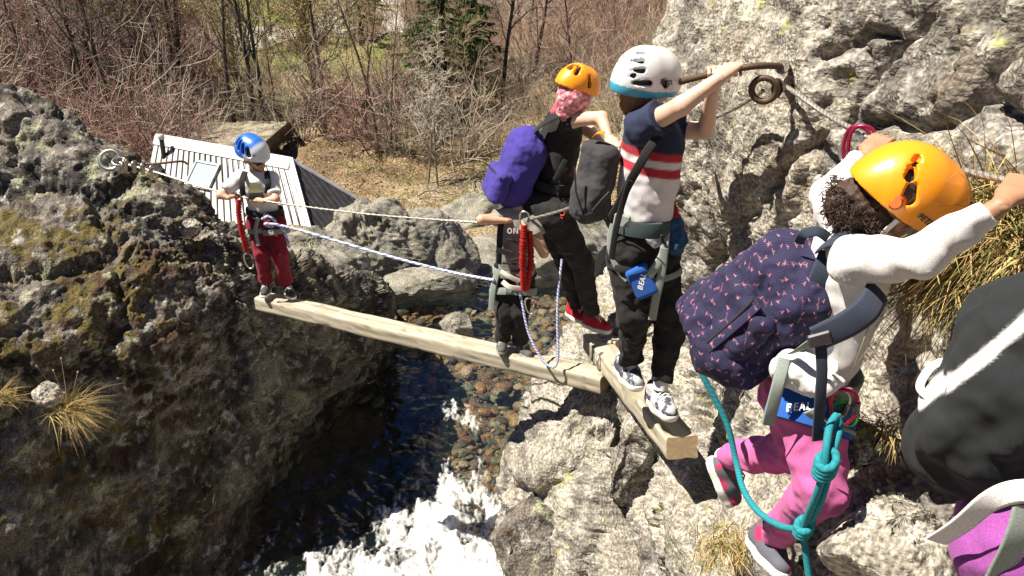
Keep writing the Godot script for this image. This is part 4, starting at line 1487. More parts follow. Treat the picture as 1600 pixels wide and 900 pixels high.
func tufts() -> void:
	tuft("grass_tuft", "big dry grass tuft hanging over the dark left bank", Vector3(-2.881, 5.036, -4.720), Vector3(0.75, 0.42, 0.35), 420, 0.34, 0.10, 1, 0.55, 4)
	tuft("grass_tuft", "small dry grass tuft at the left picture edge", Vector3(-3.287, 5.123, -4.720), Vector3(0.5, 0.6, 0.3), 190, 0.20, 0.07, 2, 0.5)
	tuft("grass_tuft", "wide dry grass hanging under the outstretched sleeve", Vector3(1.149, 7.164, -2.020), Vector3(-0.75, -0.25, 0.35), 620, 0.30, 0.16, 3, 0.5)
	tuft("grass_tuft", "long dry grass sweeping over the rock beside the right hand", Vector3(1.198, 7.334, -2.000), Vector3(-0.5, 0.5, 0.3), 420, 0.34, 0.14, 4, 0.8)
	tuft("grass_tuft", "dry grass below the grass under the sleeve", Vector3(1.206, 7.271, -1.900), Vector3(-0.6, -0.2, 0.5), 420, 0.30, 0.14, 9, 0.6)
	tuft("grass_tuft", "dry grass under the lower pink and grey shoe", Vector3(0.778, 5.905, -2.450), Vector3(-0.3, 0.1, 0.6), 330, 0.16, 0.13, 5, 0.7)
	tuft("grass_tuft", "wisp of dry grass on the ledge behind the carabiners", Vector3(1.038, 6.686, -2.000), Vector3(-0.5, 0.2, 0.5), 110, 0.13, 0.06, 6, 0.6)
	tuft("grass_tuft", "small tuft in the crack of the blocks under the second beam", Vector3(0.649, 4.442, -4.250), Vector3(-0.2, 0.5, 0.6), 90, 0.12, 0.04, 7, 0.6)
	tuft("grass_tuft", "small green tuft on top of the block at the cliff foot", Vector3(0.370, 4.749, -4.550), Vector3(-0.1, 0.8, 0.4), 150, 0.07, 0.12, 8, 0.5)
	tuft("grass_tuft", "tuft of straw on the slope behind the long pale slab", Vector3(-1.105, 2.504, -16.500), Vector3(0, 0.9, 0.2), 160, 0.6, 0.35, 10, 0.5)

# ------------------------------------------------------------------ timber and iron
func timber(a: Vector3, b: Vector3, w: float, h: float, sd: int) -> ArrayMesh:
	var d := (b - a).normalized()
	var up := (Vector3.UP - d * d.y).normalized()
	var sd3 := d.cross(up).normalized()
	var nn := noise(sd, 1.0, 4)
	var ring := []
	var per := 7
	var corners := [Vector2(-1, -1), Vector2(1, -1), Vector2(1, 1), Vector2(-1, 1)]
	for k in 4:
		var p: Vector2 = corners[k]
		var q: Vector2 = corners[(k + 1) % 4]
		for i in per:
			var t := lerpf(0.06, 0.94, float(i) / (per - 1))
			ring.append(p.lerp(q, t) )
	var m := 110
	var mb := MB.new()
	for j in m + 1:
		var t := float(j) / m
		for q in ring:
			var loc := Vector3(q.x * w * 0.5, q.y * h * 0.5, t * (b - a).length())
			var g := nn.get_noise_3d(loc.x * 60.0, loc.y * 60.0, loc.z * 1.6)
			var ck := nn.get_noise_3d(loc.x * 25.0 + 9.0, loc.y * 25.0, loc.z * 0.7)
			var crack := 1.0 - smoothstep(0.0, 0.06, absf(ck))
			var off := 0.004 * g - 0.005 * crack + 0.006 * nn.get_noise_2d(loc.z * 2.0, q.x * 2.0 + q.y)
			var p: Vector3 = a + d * loc.z + sd3 * (loc.x + off * q.x) + up * (loc.y - h * 0.5 + off * q.y)
			var c := Color(0.43, 0.395, 0.315).lerp(Color(0.29, 0.262, 0.21), smoothstep(-0.3, 0.4, g))
			c = c.lerp(Color(0.13, 0.105, 0.075), crack * 0.7)
			c = c.lerp(Color(0.24, 0.235, 0.14), smoothstep(0.15, 0.5, nn.get_noise_2d(loc.z * 3.0 + 7.0, q.x + q.y * 2.0)) * 0.5)
			mb.vert(p, Vector3.ZERO, c)
	var rn := ring.size()
	for j in m:
		for i in rn:
			var p := j * rn + i
			var q := j * rn + (i + 1) % rn
			mb.tri(p, p + rn, q); mb.tri(q, p + rn, q + rn)
	mb.smooth()
	for e in 2:
		var s := mb.v.size()
		var nrm := d if e == 1 else -d
		var mid := mb.vert((a if e == 0 else b) - up * h * 0.5, nrm, Color(0.36, 0.27, 0.16))
		for i in rn: mb.vert(mb.v[m * rn * e + i], nrm, Color(0.40, 0.30, 0.18) * (0.8 + 0.4 * fmod(i * 0.37, 1.0)))
		for i in rn:
			if e == 1: mb.tri(mid, s + 1 + (i + 1) % rn, s + 1 + i)
			else: mb.tri(mid, s + 1 + i, s + 1 + (i + 1) % rn)
	# flip if the frame is left-handed
	var test := (mb.v[0] - (a - up * h * 0.5))
	if mb.n[3 * rn].dot(test) < 0.0:
		for i in range(0, mb.ix.size(), 3):
			var t := mb.ix[i + 1]
			mb.ix[i + 1] = mb.ix[i + 2]
			mb.ix[i + 2] = t
		for i in rn * (m + 1): mb.n[i] = -mb.n[i]
	return mb.mesh()

func beams_and_iron() -> void:
	var b1 := obj("wooden_beam", timber(Vector3(-1.954, 5.256, -6.040), Vector3(0.568, 5.417, -4.520), 0.15, 0.105, 61), M.wood)
	tag(b1, "long weathered beam spanning the gorge under the two small climbers", "beam")
	var b2 := obj("wooden_beam", timber(Vector3(0.548, 5.406, -5.080), Vector3(0.783, 5.784, -3.300), 0.15, 0.11, 62), M.wood)
	tag(b2, "short pale beam along the cliff under the climber in the striped shirt", "beam")
	var b3 := obj("wood_block", timber(Vector3(0.585, 5.444, -4.950), Vector3(0.689, 5.477, -4.850), 0.09, 0.05, 63), M.wood)
	tag(b3, "small wood block on the far end of the short beam", "block")
	var hoop := MB.new()
	hoop.ring(Vector3(0.551, 5.452, -4.600), Vector3(0.8, 0.2, 0.5).normalized(), 0.055, 0.009, 18, 8)
	var ho := obj("iron_hoop", hoop.mesh(), M.steel)
	tag(ho, "small iron hoop where the two beams meet", "hoop")
	# handle bar
	var o := thing("iron_grab_bar", "brown iron bar handle held by the climber in the striped shirt on the cliff", "handle")
	var hb := MB.new()
	hb.tube(spline([Vector3(1.071, 7.437, -3.330), Vector3(0.988, 7.464, -3.240), Vector3(0.885, 7.469, -3.200), Vector3(0.769, 7.437, -3.250), Vector3(0.667, 7.382, -3.380), Vector3(0.636, 7.326, -3.560), Vector3(0.710, 7.267, -3.780)], 6), [0.0125], 10)
	obj("bar", hb.mesh(), M.rust, o)
	var pl := MB.new()
	pl.tube([Vector3(1.033, 7.449, -3.320), Vector3(1.011, 7.460, -3.250)], [0.03, 0.026], 12)
	obj("mortar_patch", pl.mesh(), add_grain(mat(lin(0.42, 0.39, 0.34), 0.95), M.grain, null, 9.0, 0.0), o)
	# ring bolt
	var rb := thing("ring_bolt", "thick rusty iron ring on a bolt in the cliff", "ring")
	var rm := MB.new()
	rm.ring(Vector3(0.939, 7.384, -3.200), Vector3(-0.35, -0.15, 0.92).normalized(), 0.045, 0.0125, 26, 10)
	obj("ring", rm.mesh(), M.rust, rb)
	var eye := MB.new()
	eye.ring(Vector3(0.993, 7.385, -3.220), Vector3(0.75, 0.1, 0.65).normalized(), 0.028, 0.010, 18, 8)
	eye.tube([Vector3(1.012, 7.385, -3.220), Vector3(1.093, 7.372, -3.300)], [0.014], 10)
	obj("eye", eye.mesh(), M.rust, rb)
	# cable anchor on the left bank
	var an := thing("cable_anchor", "steel eye, shackle and clamps anchoring the cable on the left bank", "anchor")
	var e1 := MB.new()
	e1.ring(Vector3(-3.098, 6.231, -6.400), Vector3(0.1, 0.5, 0.85).normalized(), 0.075, 0.015, 24, 8)
	obj("eye_bolt", e1.mesh(), M.steel, an)
	var e2 := MB.new()
	e2.ring(Vector3(-3.008, 6.227, -6.360), Vector3(0.2, 0.9, 0.3).normalized(), 0.05, 0.012, 24, 8)
	obj("shackle", e2.mesh(), M.steel, an)
	for k in 4:
		var cm := MB.new()
		var p := Vector3(-2.959, 6.207, -6.340).lerp(Vector3(-2.727, 6.180, -6.260), k / 3.0)
		cm.box(p + Vector3(0, -0.005, 0), Basis.from_euler(Vector3(0.2, 0.3, -0.2)), Vector3(0.025, 0.07, 0.05), 0.004)
		cm.ring(p + Vector3(0, 0.02, 0), Vector3(1, -0.2, 0.2).normalized(), 0.03, 0.007, 12, 6)
		obj("clamp", cm.mesh(), M.steel, an)
	var tail := MB.new()
	tail.tube(spline([Vector3(-2.938, 6.217, -6.340), Vector3(-2.725, 6.228, -6.300), Vector3(-2.537, 6.234, -6.350), Vector3(-2.511, 6.200, -6.400)], 5), [0.009], 7)
	obj("tail_rod", tail.mesh(), M.rust, an)

# twisted steel strands as one cable
func strand(pts: Array, r: float, twist: float, c1: Color, c2: Color, m: StandardMaterial3D) -> MB:
	var p := spline(pts, 24)
	var mb := MB.new()
	var n := p.size()
	for s in 6:
		var q := []
		var ln := 0.0
		for i in n:
			var d: Vector3 = (p[mini(i + 1, n - 1)] - p[maxi(i - 1, 0)]).normalized()
			var u := d.cross(Vector3.UP).normalized()
			var w := d.cross(u)
			if i > 0: ln += (p[i] - p[i - 1]).length()
			var a := ln * twist + TAU * s / 6.0
			q.append(p[i] + (u * cos(a) + w * sin(a)) * r * 0.6)
		mb.tint = c1 if s % 3 != 0 else c2
		mb.tube(q, [r * 0.46], 5, false)
	return mb

func rope_mesh(pts: Array, r: float, c1: Color, c2: Color, share: float, steps := 30) -> ArrayMesh:
	var p := spline(pts, steps)
	var mb := MB.new()
	mb.tube(p, [r], 9, true)
	for j in p.size():
		for k in 9:
			var t := fmod(j * 0.31 + k / 9.0 * 2.0, 1.0)
			mb.c[j * 9 + k] = c2 if t < share else c1
	for i in range(p.size() * 9, mb.c.size()): mb.c[i] = c1
	return mb.mesh()

func ropes() -> void:
	var sm := vmat(0.4)
	sm.metallic = 0.7
	var g1 := Color(0.48, 0.46, 0.43)
	var g2 := Color(0.30, 0.28, 0.25)
	var c1 := obj("steel_cable", strand([Vector3(-3.009, 6.222, -6.360), Vector3(-2.709, 6.185, -6.240), Vector3(-2.001, 6.093, -5.930), Vector3(-1.035, 6.126, -5.450), Vector3(-0.219, 6.222, -5.000), Vector3(0.019, 6.265, -4.880), Vector3(0.420, 6.547, -4.450), Vector3(0.729, 7.086, -3.680), Vector3(0.900, 7.271, -3.420), Vector3(0.947, 7.372, -3.240)], 0.0095, 60.0, g1, g2, sm).mesh(), sm)
	tag(c1, "steel hand cable stretched across the gorge between bank and cliff", "cable")
	var c2 := obj("steel_cable", strand([Vector3(1.033, 7.387, -3.260), Vector3(1.036, 7.385, -3.080), Vector3(1.056, 7.369, -2.860), Vector3(1.070, 7.371, -2.580), Vector3(1.086, 7.377, -2.360), Vector3(1.103, 7.398, -2.130), Vector3(1.111, 7.437, -1.880), Vector3(1.131, 7.468, -1.680)], 0.0092, 110.0, g1 * 1.15, g2, sm).mesh(), sm)
	tag(c2, "thick steel cable along the cliff that the climber in pink trousers holds", "cable")
	var rm := vmat(0.9)
	var w := Color(0.60, 0.62, 0.70)
	var bl := Color(0.07, 0.12, 0.42)
	var r1 := obj("safety_rope", rope_mesh([Vector3(-1.735, 5.901, -5.860), Vector3(-1.515, 5.892, -5.750), Vector3(-0.870, 5.852, -5.380), Vector3(-0.414, 5.856, -5.080), Vector3(-0.110, 5.915, -4.800)], 0.0095, w, bl, 0.36), rm)
	tag(r1, "blue flecked white rope tied between the two small climbers on the long beam", "rope")
	var r2 := obj("safety_rope", rope_mesh([Vector3(0.031, 5.915, -4.780), Vector3(0.059, 5.799, -4.750), Vector3(0.102, 5.614, -4.680), Vector3(0.181, 5.479, -4.600), Vector3(0.250, 5.439, -4.560), Vector3(0.281, 5.499, -4.580), Vector3(0.276, 5.678, -4.640), Vector3(0.279, 5.865, -4.700), Vector3(0.302, 6.063, -4.780)], 0.008, w * 0.9, bl, 0.5), rm)
	tag(r2, "blue flecked rope hanging in a loop beside the climber in grey", "rope")
	var tq := Color(0.008, 0.17, 0.22)
	var tq2 := Color(0.012, 0.24, 0.29)
	var o := thing("climbing_rope", "turquoise rope with two knots hanging from the harness of the climber in pink trousers", "rope")
	obj("strand", rope_mesh([Vector3(0.552, 6.762, -2.300), Vector3(0.590, 6.683, -2.280), Vector3(0.664, 6.547, -2.240), Vector3(0.696, 6.433, -2.200), Vector3(0.705, 6.384, -2.120), Vector3(0.732, 6.364, -2.040), Vector3(0.765, 6.394, -1.940), Vector3(0.790, 6.464, -1.840)], 0.0098, tq, tq2, 0.45), rm, o)
	obj("strand", rope_mesh([Vector3(0.805, 6.855, -1.800), Vector3(0.784, 6.836, -1.780), Vector3(0.767, 6.798, -1.740), Vector3(0.767, 6.739, -1.730), Vector3(0.767, 6.646, -1.750), Vector3(0.781, 6.485, -1.820), Vector3(0.801, 6.389, -1.820), Vector3(0.825, 6.272, -1.800)], 0.0098, tq, tq2, 0.45), rm, o)
	obj("strand", rope_mesh([Vector3(0.805, 6.855, -1.800), Vector3(0.813, 6.824, -1.790), Vector3(0.790, 6.782, -1.750), Vector3(0.785, 6.726, -1.740), Vector3(0.787, 6.629, -1.760), Vector3(0.790, 6.494, -1.820)], 0.0098, tq, tq2, 0.45), rm, o)
	# knots: turns of rope wrapped round the strands
	for kn in [[Vector3(0.771, 6.749, -1.735), 0.020, 0.052, 4.2], [Vector3(0.780, 6.489, -1.820), 0.017, 0.036, 3.2]]:
		var ce: Vector3 = kn[0]
		var ax := (Vector3(0.782, 6.810, -1.750) - Vector3(0.790, 6.494, -1.820)).normalized()
		var u := ax.cross(Vector3(0, 0, 1)).normalized()
		var q := ax.cross(u)
		var pts := []
		var nt: float = kn[3]
		for i in 34:
			var t := i / 33.0
			var a := t * TAU * nt
			pts.append(ce + (u * cos(a) + q * sin(a)) * kn[1] + ax * ((t - 0.5) * kn[2] + 0.012 * sin(a + 0.8)))
		obj("knot", rope_mesh(pts, 0.0105, tq * 1.05, tq2, 0.45, 3), rm, o)

# ------------------------------------------------------------------ people and their gear
func cloth(c: Color, rough := 0.95, weave := 40.0) -> StandardMaterial3D:
	var m := mat(c, rough)
	m.rim_enabled = true
	m.rim = 0.25
	return add_grain(m, M.weave, M.weave_relief, weave / 4.0, 0.018, false)

# flat webbing along points
func strap(parent: Node, called: String, pts: Array, width: float, m: Material, hint: Vector3, thick := 0.16, steps := 5) -> MeshInstance3D:
	var mb := MB.new()
	mb.tube(spline(pts, steps), [width * 0.5], 8, true, thick, hint)
	return obj(called, mb.mesh(), m, parent)

# closed band round a limb or waist; axis along the limb, u one half-axis direction
func band(parent: Node, called: String, ce: Vector3, axis: Vector3, u: Vector3, ru: float, rw: float, width: float, thick: float, m: Material) -> MeshInstance3D:
	axis = axis.normalized()
	u = (u - axis * u.dot(axis)).normalized()
	var w := axis.cross(u)
	var mb := MB.new()
	var seg := 28
	var sec := [Vector2(-1, -0.7), Vector2(-0.85, 1), Vector2(0.85, 1), Vector2(1, -0.7)]
	for i in seg + 1:
		var a := TAU * i / seg
		var d := u * cos(a) * ru + w * sin(a) * rw
		var nn := (u * cos(a) * rw + w * sin(a) * ru).normalized()
		for q in sec: mb.vert(ce + d + axis * q.x * width * 0.5 + nn * q.y * thick * 0.5, nn)
	for i in seg:
		for k in 4:
			var p := i * 4 + k
			var q := i * 4 + (k + 1) % 4
			mb.tri(p, q, p + 4); mb.tri(q, q + 4, p + 4)
	mb.smooth()
	return obj(called, mb.mesh(), m, parent)

# a hand closed round something thin: wrist, grip point, axis of the thing held
func fist(wrist: Vector3, g: Vector3, axis: Vector3, s: float, thumb: float, radius := 0.017, over := Vector3.UP) -> MB:
	var bl := Blob.new()
	axis = axis.normalized()
	var u := (g - wrist)
	u = (u - axis * u.dot(axis)).normalized()
	var v := axis.cross(u)
	if v.dot(over) < 0: v = -v
	var rr := radius + 0.008 * s
	var knuck := g + v * rr - u * 0.004
	bl.limb(wrist, wrist.lerp(knuck, 0.45), 0.023 * s, 0.027 * s, 0.015, 0, v, 1.35)
	for k in 4:
		var off := axis * (k - 1.5) * 0.0185 * s * -thumb
		var fs: float = [0.95, 1.06, 1.0, 0.82][k] * s
		var pts := [wrist.lerp(knuck, 0.4) + off * 0.7, knuck + off]
		for a in [35.0, -35.0, -105.0, -160.0]:
			pts.append(g + off + (u * cos(deg_to_rad(a)) + v * sin(deg_to_rad(a))) * rr)
		if fs < 0.9 * s: pts.resize(5)
		for i in pts.size() - 1:
			var r0: float = (0.0125 if i == 0 else 0.0098 - 0.0006 * i) * fs
			bl.limb(pts[i], pts[i + 1], r0, (0.0098 - 0.0006 * (i + 1)) * fs, 0.004 if i > 0 else 0.012)
	var tb := wrist.lerp(knuck, 0.45) + axis * thumb * 0.026 * s
	var t1 := g + axis * thumb * 0.040 * s - u * 0.014
	var t2 := g + axis * thumb * 0.022 * s - v * rr + u * 0.008
	bl.limb(wrist.lerp(knuck, 0.2), tb, 0.015 * s, 0.013 * s, 0.012)
	bl.limb(tb, t1, 0.0125 * s, 0.0105 * s, 0.006)
	bl.limb(t1, t2, 0.0105 * s, 0.0085 * s, 0.004)
	return bl.build(0.0042)

func head_mb(ce: Vector3, up: Vector3, fwd: Vector3, s: float, cell := 0.006) -> MB:
	var rt := fwd.cross(up).normalized()
	var b := Blob.new()
	b.limb(ce + up * 0.02 * s - fwd * 0.012 * s, ce + up * 0.025 * s + fwd * 0.012 * s, 0.088 * s, 0.085 * s, 0.02, 0, rt, 1.18)
	b.limb(ce - up * 0.035 * s + fwd * 0.03 * s, ce - up * 0.085 * s + fwd * 0.052 * s, 0.056 * s, 0.030 * s, 0.03, 0, rt, 1.05)
	b.limb(ce + fwd * 0.082 * s + up * 0.012 * s, ce + fwd * 0.103 * s - up * 0.028 * s, 0.009 * s, 0.014 * s, 0.012)     # nose
	b.limb(ce + fwd * 0.078 * s - up * 0.055 * s - rt * 0.018 * s, ce + fwd * 0.078 * s - up * 0.055 * s + rt * 0.018 * s, 0.012 * s, 0.012 * s, 0.008)   # lips
	b.limb(ce + fwd * 0.075 * s + up * 0.03 * s - rt * 0.035 * s, ce + fwd * 0.075 * s + up * 0.03 * s + rt * 0.035 * s, 0.014 * s, 0.014 * s, 0.012)    # brow
	for sd in [-1.0, 1.0]:
		b.carve(ce + fwd * 0.092 * s + up * 0.008 * s + rt * sd * 0.032 * s, ce + fwd * 0.092 * s + up * 0.008 * s + rt * sd * 0.036 * s, 0.013 * s, 0.013 * s, 0.008)
		var ear: Vector3 = ce + rt * sd * 0.076 * s - fwd * 0.008 * s
		b.limb(ear + up * 0.02 * s - fwd * 0.006 * s, ear - up * 0.028 * s + fwd * 0.004 * s, 0.017 * s, 0.011 * s, 0.006, 0, rt, 2.0)
		b.carve(ear + rt * sd * 0.012 * s + up * 0.008 * s, ear + rt * sd * 0.012 * s - up * 0.010 * s, 0.008 * s, 0.007 * s, 0.004)
	return b.build(cell)

# j: joints; returns the person's node with body, top, trousers, shoes
func person(label: String, j: Dictionary, s: float, front: Vector3, look: Dictionary) -> Node3D:
	var o := thing("person", label, "person", "climbers on the crossing", j.get("base", j.pelvis))
	var org: Vector3 = o.position
	var cell: float = look.get("cell", 0.012)
	var q := {}
	for k in j:
		if j[k] is Vector3: q[k] = j[k] - org
	var up: Vector3 = (q.neck - q.pelvis).normalized()
	front = (front - up * front.dot(up)).normalized()
	var right := front.cross(up)
	var mid: Vector3 = (q.shl + q.shr) * 0.5 - up * 0.07 * s
	# ---- body in skin
	var bd := Blob.new()
	bd.limb(q.pelvis + up * 0.03 * s, mid, 0.115 * s, 0.128 * s, 0.05, 0, front, 1.4)
	bd.limb(q.shl, q.shr, 0.046 * s, 0.046 * s, 0.05)
	bd.limb(mid + up * 0.04 * s, q.neck, 0.06 * s, 0.046 * s, 0.04)
	bd.limb(q.neck, q.head - up * 0.04 * s, 0.046 * s, 0.047 * s, 0.02)
	for sd in ["l", "r"]:
		bd.limb(q["sh" + sd], q["el" + sd], 0.045 * s, 0.036 * s, 0.03)
		bd.limb(q["el" + sd], q["wr" + sd], 0.037 * s, 0.024 * s, 0.015)
		bd.limb(q["hip" + sd], q["kn" + sd], 0.072 * s, 0.05 * s, 0.03)
		bd.limb(q["kn" + sd], q["an" + sd], 0.05 * s, 0.031 * s, 0.02)
	bd.limb(q.hipl, q.hipr, 0.085 * s, 0.085 * s, 0.05)
	var body := bd.build(cell)
	var hup: Vector3 = look.hup
	var hfw: Vector3 = look.hfw
	hup = (hup - hfw * hup.dot(hfw)).normalized()
	body.append(head_mb(q.head, hup, hfw, s * look.get("headsize", 1.08), look.get("headcell", 0.007)))
	for sd in ["l", "r"]:
		var wr: Vector3 = q["wr" + sd]
		var gp: Vector3 = q["gr" + sd]
		body.append(fist(wr, gp, j["ax" + sd], s * look.get("handsize", 1.05), -1.0 if sd == "l" else 1.0, look.get("held", 0.008), j.get("over" + sd, Vector3.UP)))
	var skin := mat(look.skin, 0.55)
	skin.subsurf_scatter_enabled = true
	skin.subsurf_scatter_strength = 0.12
	obj("body", body.mesh(), skin, o)
	# ---- top
	var tp := Blob.new()
	tp.wrinkle = noise(look.seed, look.get("crease", 9.0), 2)
	tp.fold = look.get("fold", 0.012) * s
	var ease_: float = look.get("ease", 1.0)
	tp.limb(q.pelvis + up * look.get("hem", 0.06) * s, mid, 0.130 * s * ease_, 0.142 * s * ease_, 0.05, 1, front, 1.32)
	tp.limb(q.shl, q.shr, 0.058 * s, 0.058 * s, 0.05)
	tp.limb(mid + up * 0.03 * s, q.neck - up * 0.045 * s, 0.075 * s, 0.056 * s, 0.04, 2)
	var sleeve: float = look.get("sleeve", 0.6)
	for sd in ["l", "r"]:
		var a: Vector3 = q["sh" + sd]
		var b: Vector3 = q["el" + sd]
		var c: Vector3 = q["wr" + sd]
		var fat: float = look.get("sleevefat", 1.0)
		if sleeve <= 0.0: continue
		if sleeve < 1.0: tp.limb(a, a.lerp(b, sleeve), 0.060 * s * fat, 0.056 * s * fat, 0.03, 2)
		else:
			tp.limb(a, b, 0.062 * s * fat, 0.050 * s * fat, 0.03)
			tp.limb(b, b.lerp(c, minf(sleeve - 1.0, 0.97)), 0.050 * s * fat, 0.036 * s * fat, 0.02, 2)
	obj(look.topname, tp.build(0.0068 if look.has("toppaint") else cell * 0.85, look.get("toppaint")).mesh(), look.topmat, o)
	# ---- trousers
	var tr := Blob.new()
	tr.wrinkle = noise(look.seed + 5, look.get("crease2", 11.0), 2)
	tr.fold = look.get("fold2", 0.012) * s
	var lf: float = look.get("legfat", 1.0)
	tr.limb(q.hipl, q.hipr, 0.098 * s, 0.098 * s, 0.05)
	tr.limb(q.pelvis, q.pelvis + up * 0.09 * s, 0.128 * s, 0.118 * s, 0.05, 2, front, 1.25)
	if look.has("seat"): tr.ball(q.pelvis - front * 0.09 * s - up * 0.04 * s, look.seat * s, 0.06)
	for sd in ["l", "r"]:
		var kn: Vector3 = q["kn" + sd]
		var an: Vector3 = q["an" + sd]
		tr.limb(q["hip" + sd], kn, 0.092 * s * lf, 0.066 * s * lf, 0.035)
		tr.limb(kn, kn.lerp(an, 0.93), 0.066 * s * lf, look.get("cuff", 0.050) * s * lf, 0.02, 2)
	obj("trousers", tr.build(cell * 0.9).mesh(), look.legmat, o)
	# ---- socks and shoes
	for sd in ["l", "r"]:
		if look.has("sock"):
			var sk := MB.new()
			var kn: Vector3 = q["kn" + sd]
			var an: Vector3 = q["an" + sd]
			sk.tube([an.lerp(kn, 0.22), an, an + (an - kn).normalized() * 0.03], [0.036 * s, 0.036 * s, 0.038 * s], 14)
			obj("sock", sk.mesh(), look.sock, o)
		shoe(o, q["an" + sd], q["toe" + sd], q.get("fup" + sd, Vector3.UP), s * look.get("shoesize", 1.0), look)
	return o

func shoe(o: Node3D, an: Vector3, toe: Vector3, up: Vector3, s: float, look: Dictionary) -> void:
	var d := toe - an
	d = (d - up * d.dot(up)).normalized()
	var rt := d.cross(up)
	var base := toe - up * 0.035 * s       # underside level of the toe
	var heel := base - d * 0.20 * s
	var b := Blob.new()
	b.limb(heel + d * 0.035 * s + up * 0.045 * s, base - d * 0.09 * s + up * 0.045 * s, 0.037 * s, 0.042 * s, 0.02)
	b.limb(base - d * 0.09 * s + up * 0.042 * s, base - d * 0.028 * s + up * 0.036 * s, 0.043 * s, 0.034 * s, 0.02, 0, up, 1.15)
	b.limb(heel + d * 0.045 * s + up * 0.05 * s, heel + d * 0.055 * s + up * look.get("collar", 0.095) * s, 0.040 * s, 0.043 * s, 0.02, 2)
	b.limb(heel + d * 0.06 * s + up * 0.085 * s, base - d * 0.075 * s + up * 0.055 * s, 0.030 * s, 0.026 * s, 0.02)
	b.cut(base + up * 0.018 * s, -up)
	var n := obj("shoe", b.build(0.0055 if look.get("fine", false) else 0.008, look.get("shoepaint")).mesh(), look.shoemat, o)
	var so := Blob.new()
	so.limb(heel + d * 0.035 * s + up * 0.02 * s, base - d * 0.09 * s + up * 0.02 * s, 0.041 * s, 0.047 * s, 0.02)
	so.limb(base - d * 0.09 * s + up * 0.02 * s, base - d * 0.03 * s + up * 0.02 * s, 0.047 * s, 0.040 * s, 0.02)
	so.cut(base + up * 0.030 * s, up)
	so.cut(base, -up)
	obj("sole", so.build(0.0055 if look.get("fine", false) else 0.008).mesh(), look.solemat, n)
	var lc := MB.new()
	for k in 4:
		var t := k / 3.0
		var p := (heel + d * 0.10 * s + up * 0.108 * s).lerp(base - d * 0.065 * s + up * 0.084 * s, t)
		lc.tube([p - rt * 0.026 * s - up * 0.010 * s, p, p + rt * 0.026 * s - up * 0.010 * s + d * 0.008 * s], [0.0035 * s], 5)
	obj("lace", lc.mesh(), look.lacemat, n)

# helmet shell with vents; dirs of vents are given as [azimuth from front, low elevation, high elevation, slant, radius]
func helmet(o: Node3D, ce: Vector3, up: Vector3, fwd: Vector3, s: float, m: Material, vents: Array, cell: float, paint = null, rim_drop := 0.03) -> MeshInstance3D:
	fwd = fwd.normalized()
	up = (up - fwd * up.dot(fwd)).normalized()
	var rt := fwd.cross(up)
	var b := Blob.new()
	b.limb(ce - fwd * 0.022 * s, ce + fwd * 0.022 * s, 0.120 * s, 0.118 * s, 0.01, 0, rt, 1.16)
	b.limb(ce + fwd * 0.085 * s - up * 0.010 * s, ce + fwd * 0.118 * s - up * 0.012 * s, 0.045 * s, 0.030 * s, 0.05, 0, up, 1.2)      # short peak
	b.limb(ce - fwd * 0.09 * s - up * 0.03 * s, ce - fwd * 0.10 * s - up * 0.035 * s, 0.05 * s, 0.04 * s, 0.05)
	b.carve(ce - fwd * 0.020 * s - up * 0.03 * s, ce + fwd * 0.022 * s - up * 0.03 * s, 0.106 * s, 0.105 * s, 0.006, rt, 1.16)
	for v in vents:
		for sd in [-1.0, 1.0]:
			var az: float = deg_to_rad(v[0])
			var e0: float = deg_to_rad(v[1])
			var e1: float = deg_to_rad(v[2])
			var d0: Vector3 = (fwd * cos(az) + rt * sd * sin(az) / 1.10) * cos(e0) + up * sin(e0)
			var az1: float = az + deg_to_rad(v[3])
			var d1: Vector3 = (fwd * cos(az1) + rt * sd * sin(az1) / 1.10) * cos(e1) + up * sin(e1)
			var r: float = v[4] * s
			b.carve(ce + d0 * 0.104 * s, ce + d1 * 0.106 * s, r, r * 0.8, 0.003)
			b.carve(ce + d0 * 0.125 * s, ce + d1 * 0.127 * s, r * 1.05, r * 0.84, 0.003)
	b.cut(ce - up * rim_drop * s, -up + fwd * 0.05)
	var h := obj("helmet", b.build(cell, paint).mesh(), m, o)
	# dark foam liner inside the shell
	var li := Blob.new()
	li.limb(ce - fwd * 0.02 * s, ce + fwd * 0.02 * s, 0.098 * s, 0.096 * s, 0.01, 0, rt, 1.18)
	li.cut(ce - up * (rim_drop - 0.012) * s, -up + fwd * 0.05)
	obj("liner", li.build(0.012).mesh(), M.dark, h)
	return h

func lettering(parent: Node, words: String, at: Vector3, out: Vector3, up: Vector3, h: float, m: Material, slant := 0.0) -> void:
	var t := TextMesh.new()
	var f := SystemFont.new()
	f.font_names = PackedStringArray(["Droid Sans"])
	f.font_weight = 700
	t.font = f
	t.text = words
	t.font_size = 32
	t.pixel_size = h / 24.0
	t.depth = 0.0015
	t.curve_step = 2.0
	var o := obj("lettering", t, m, parent)
	out = out.normalized()
	up = (up - out * up.dot(out)).normalized()
	var x := up.cross(out)
	o.transform = Transform3D(Basis(x, up + x * slant, out), at)

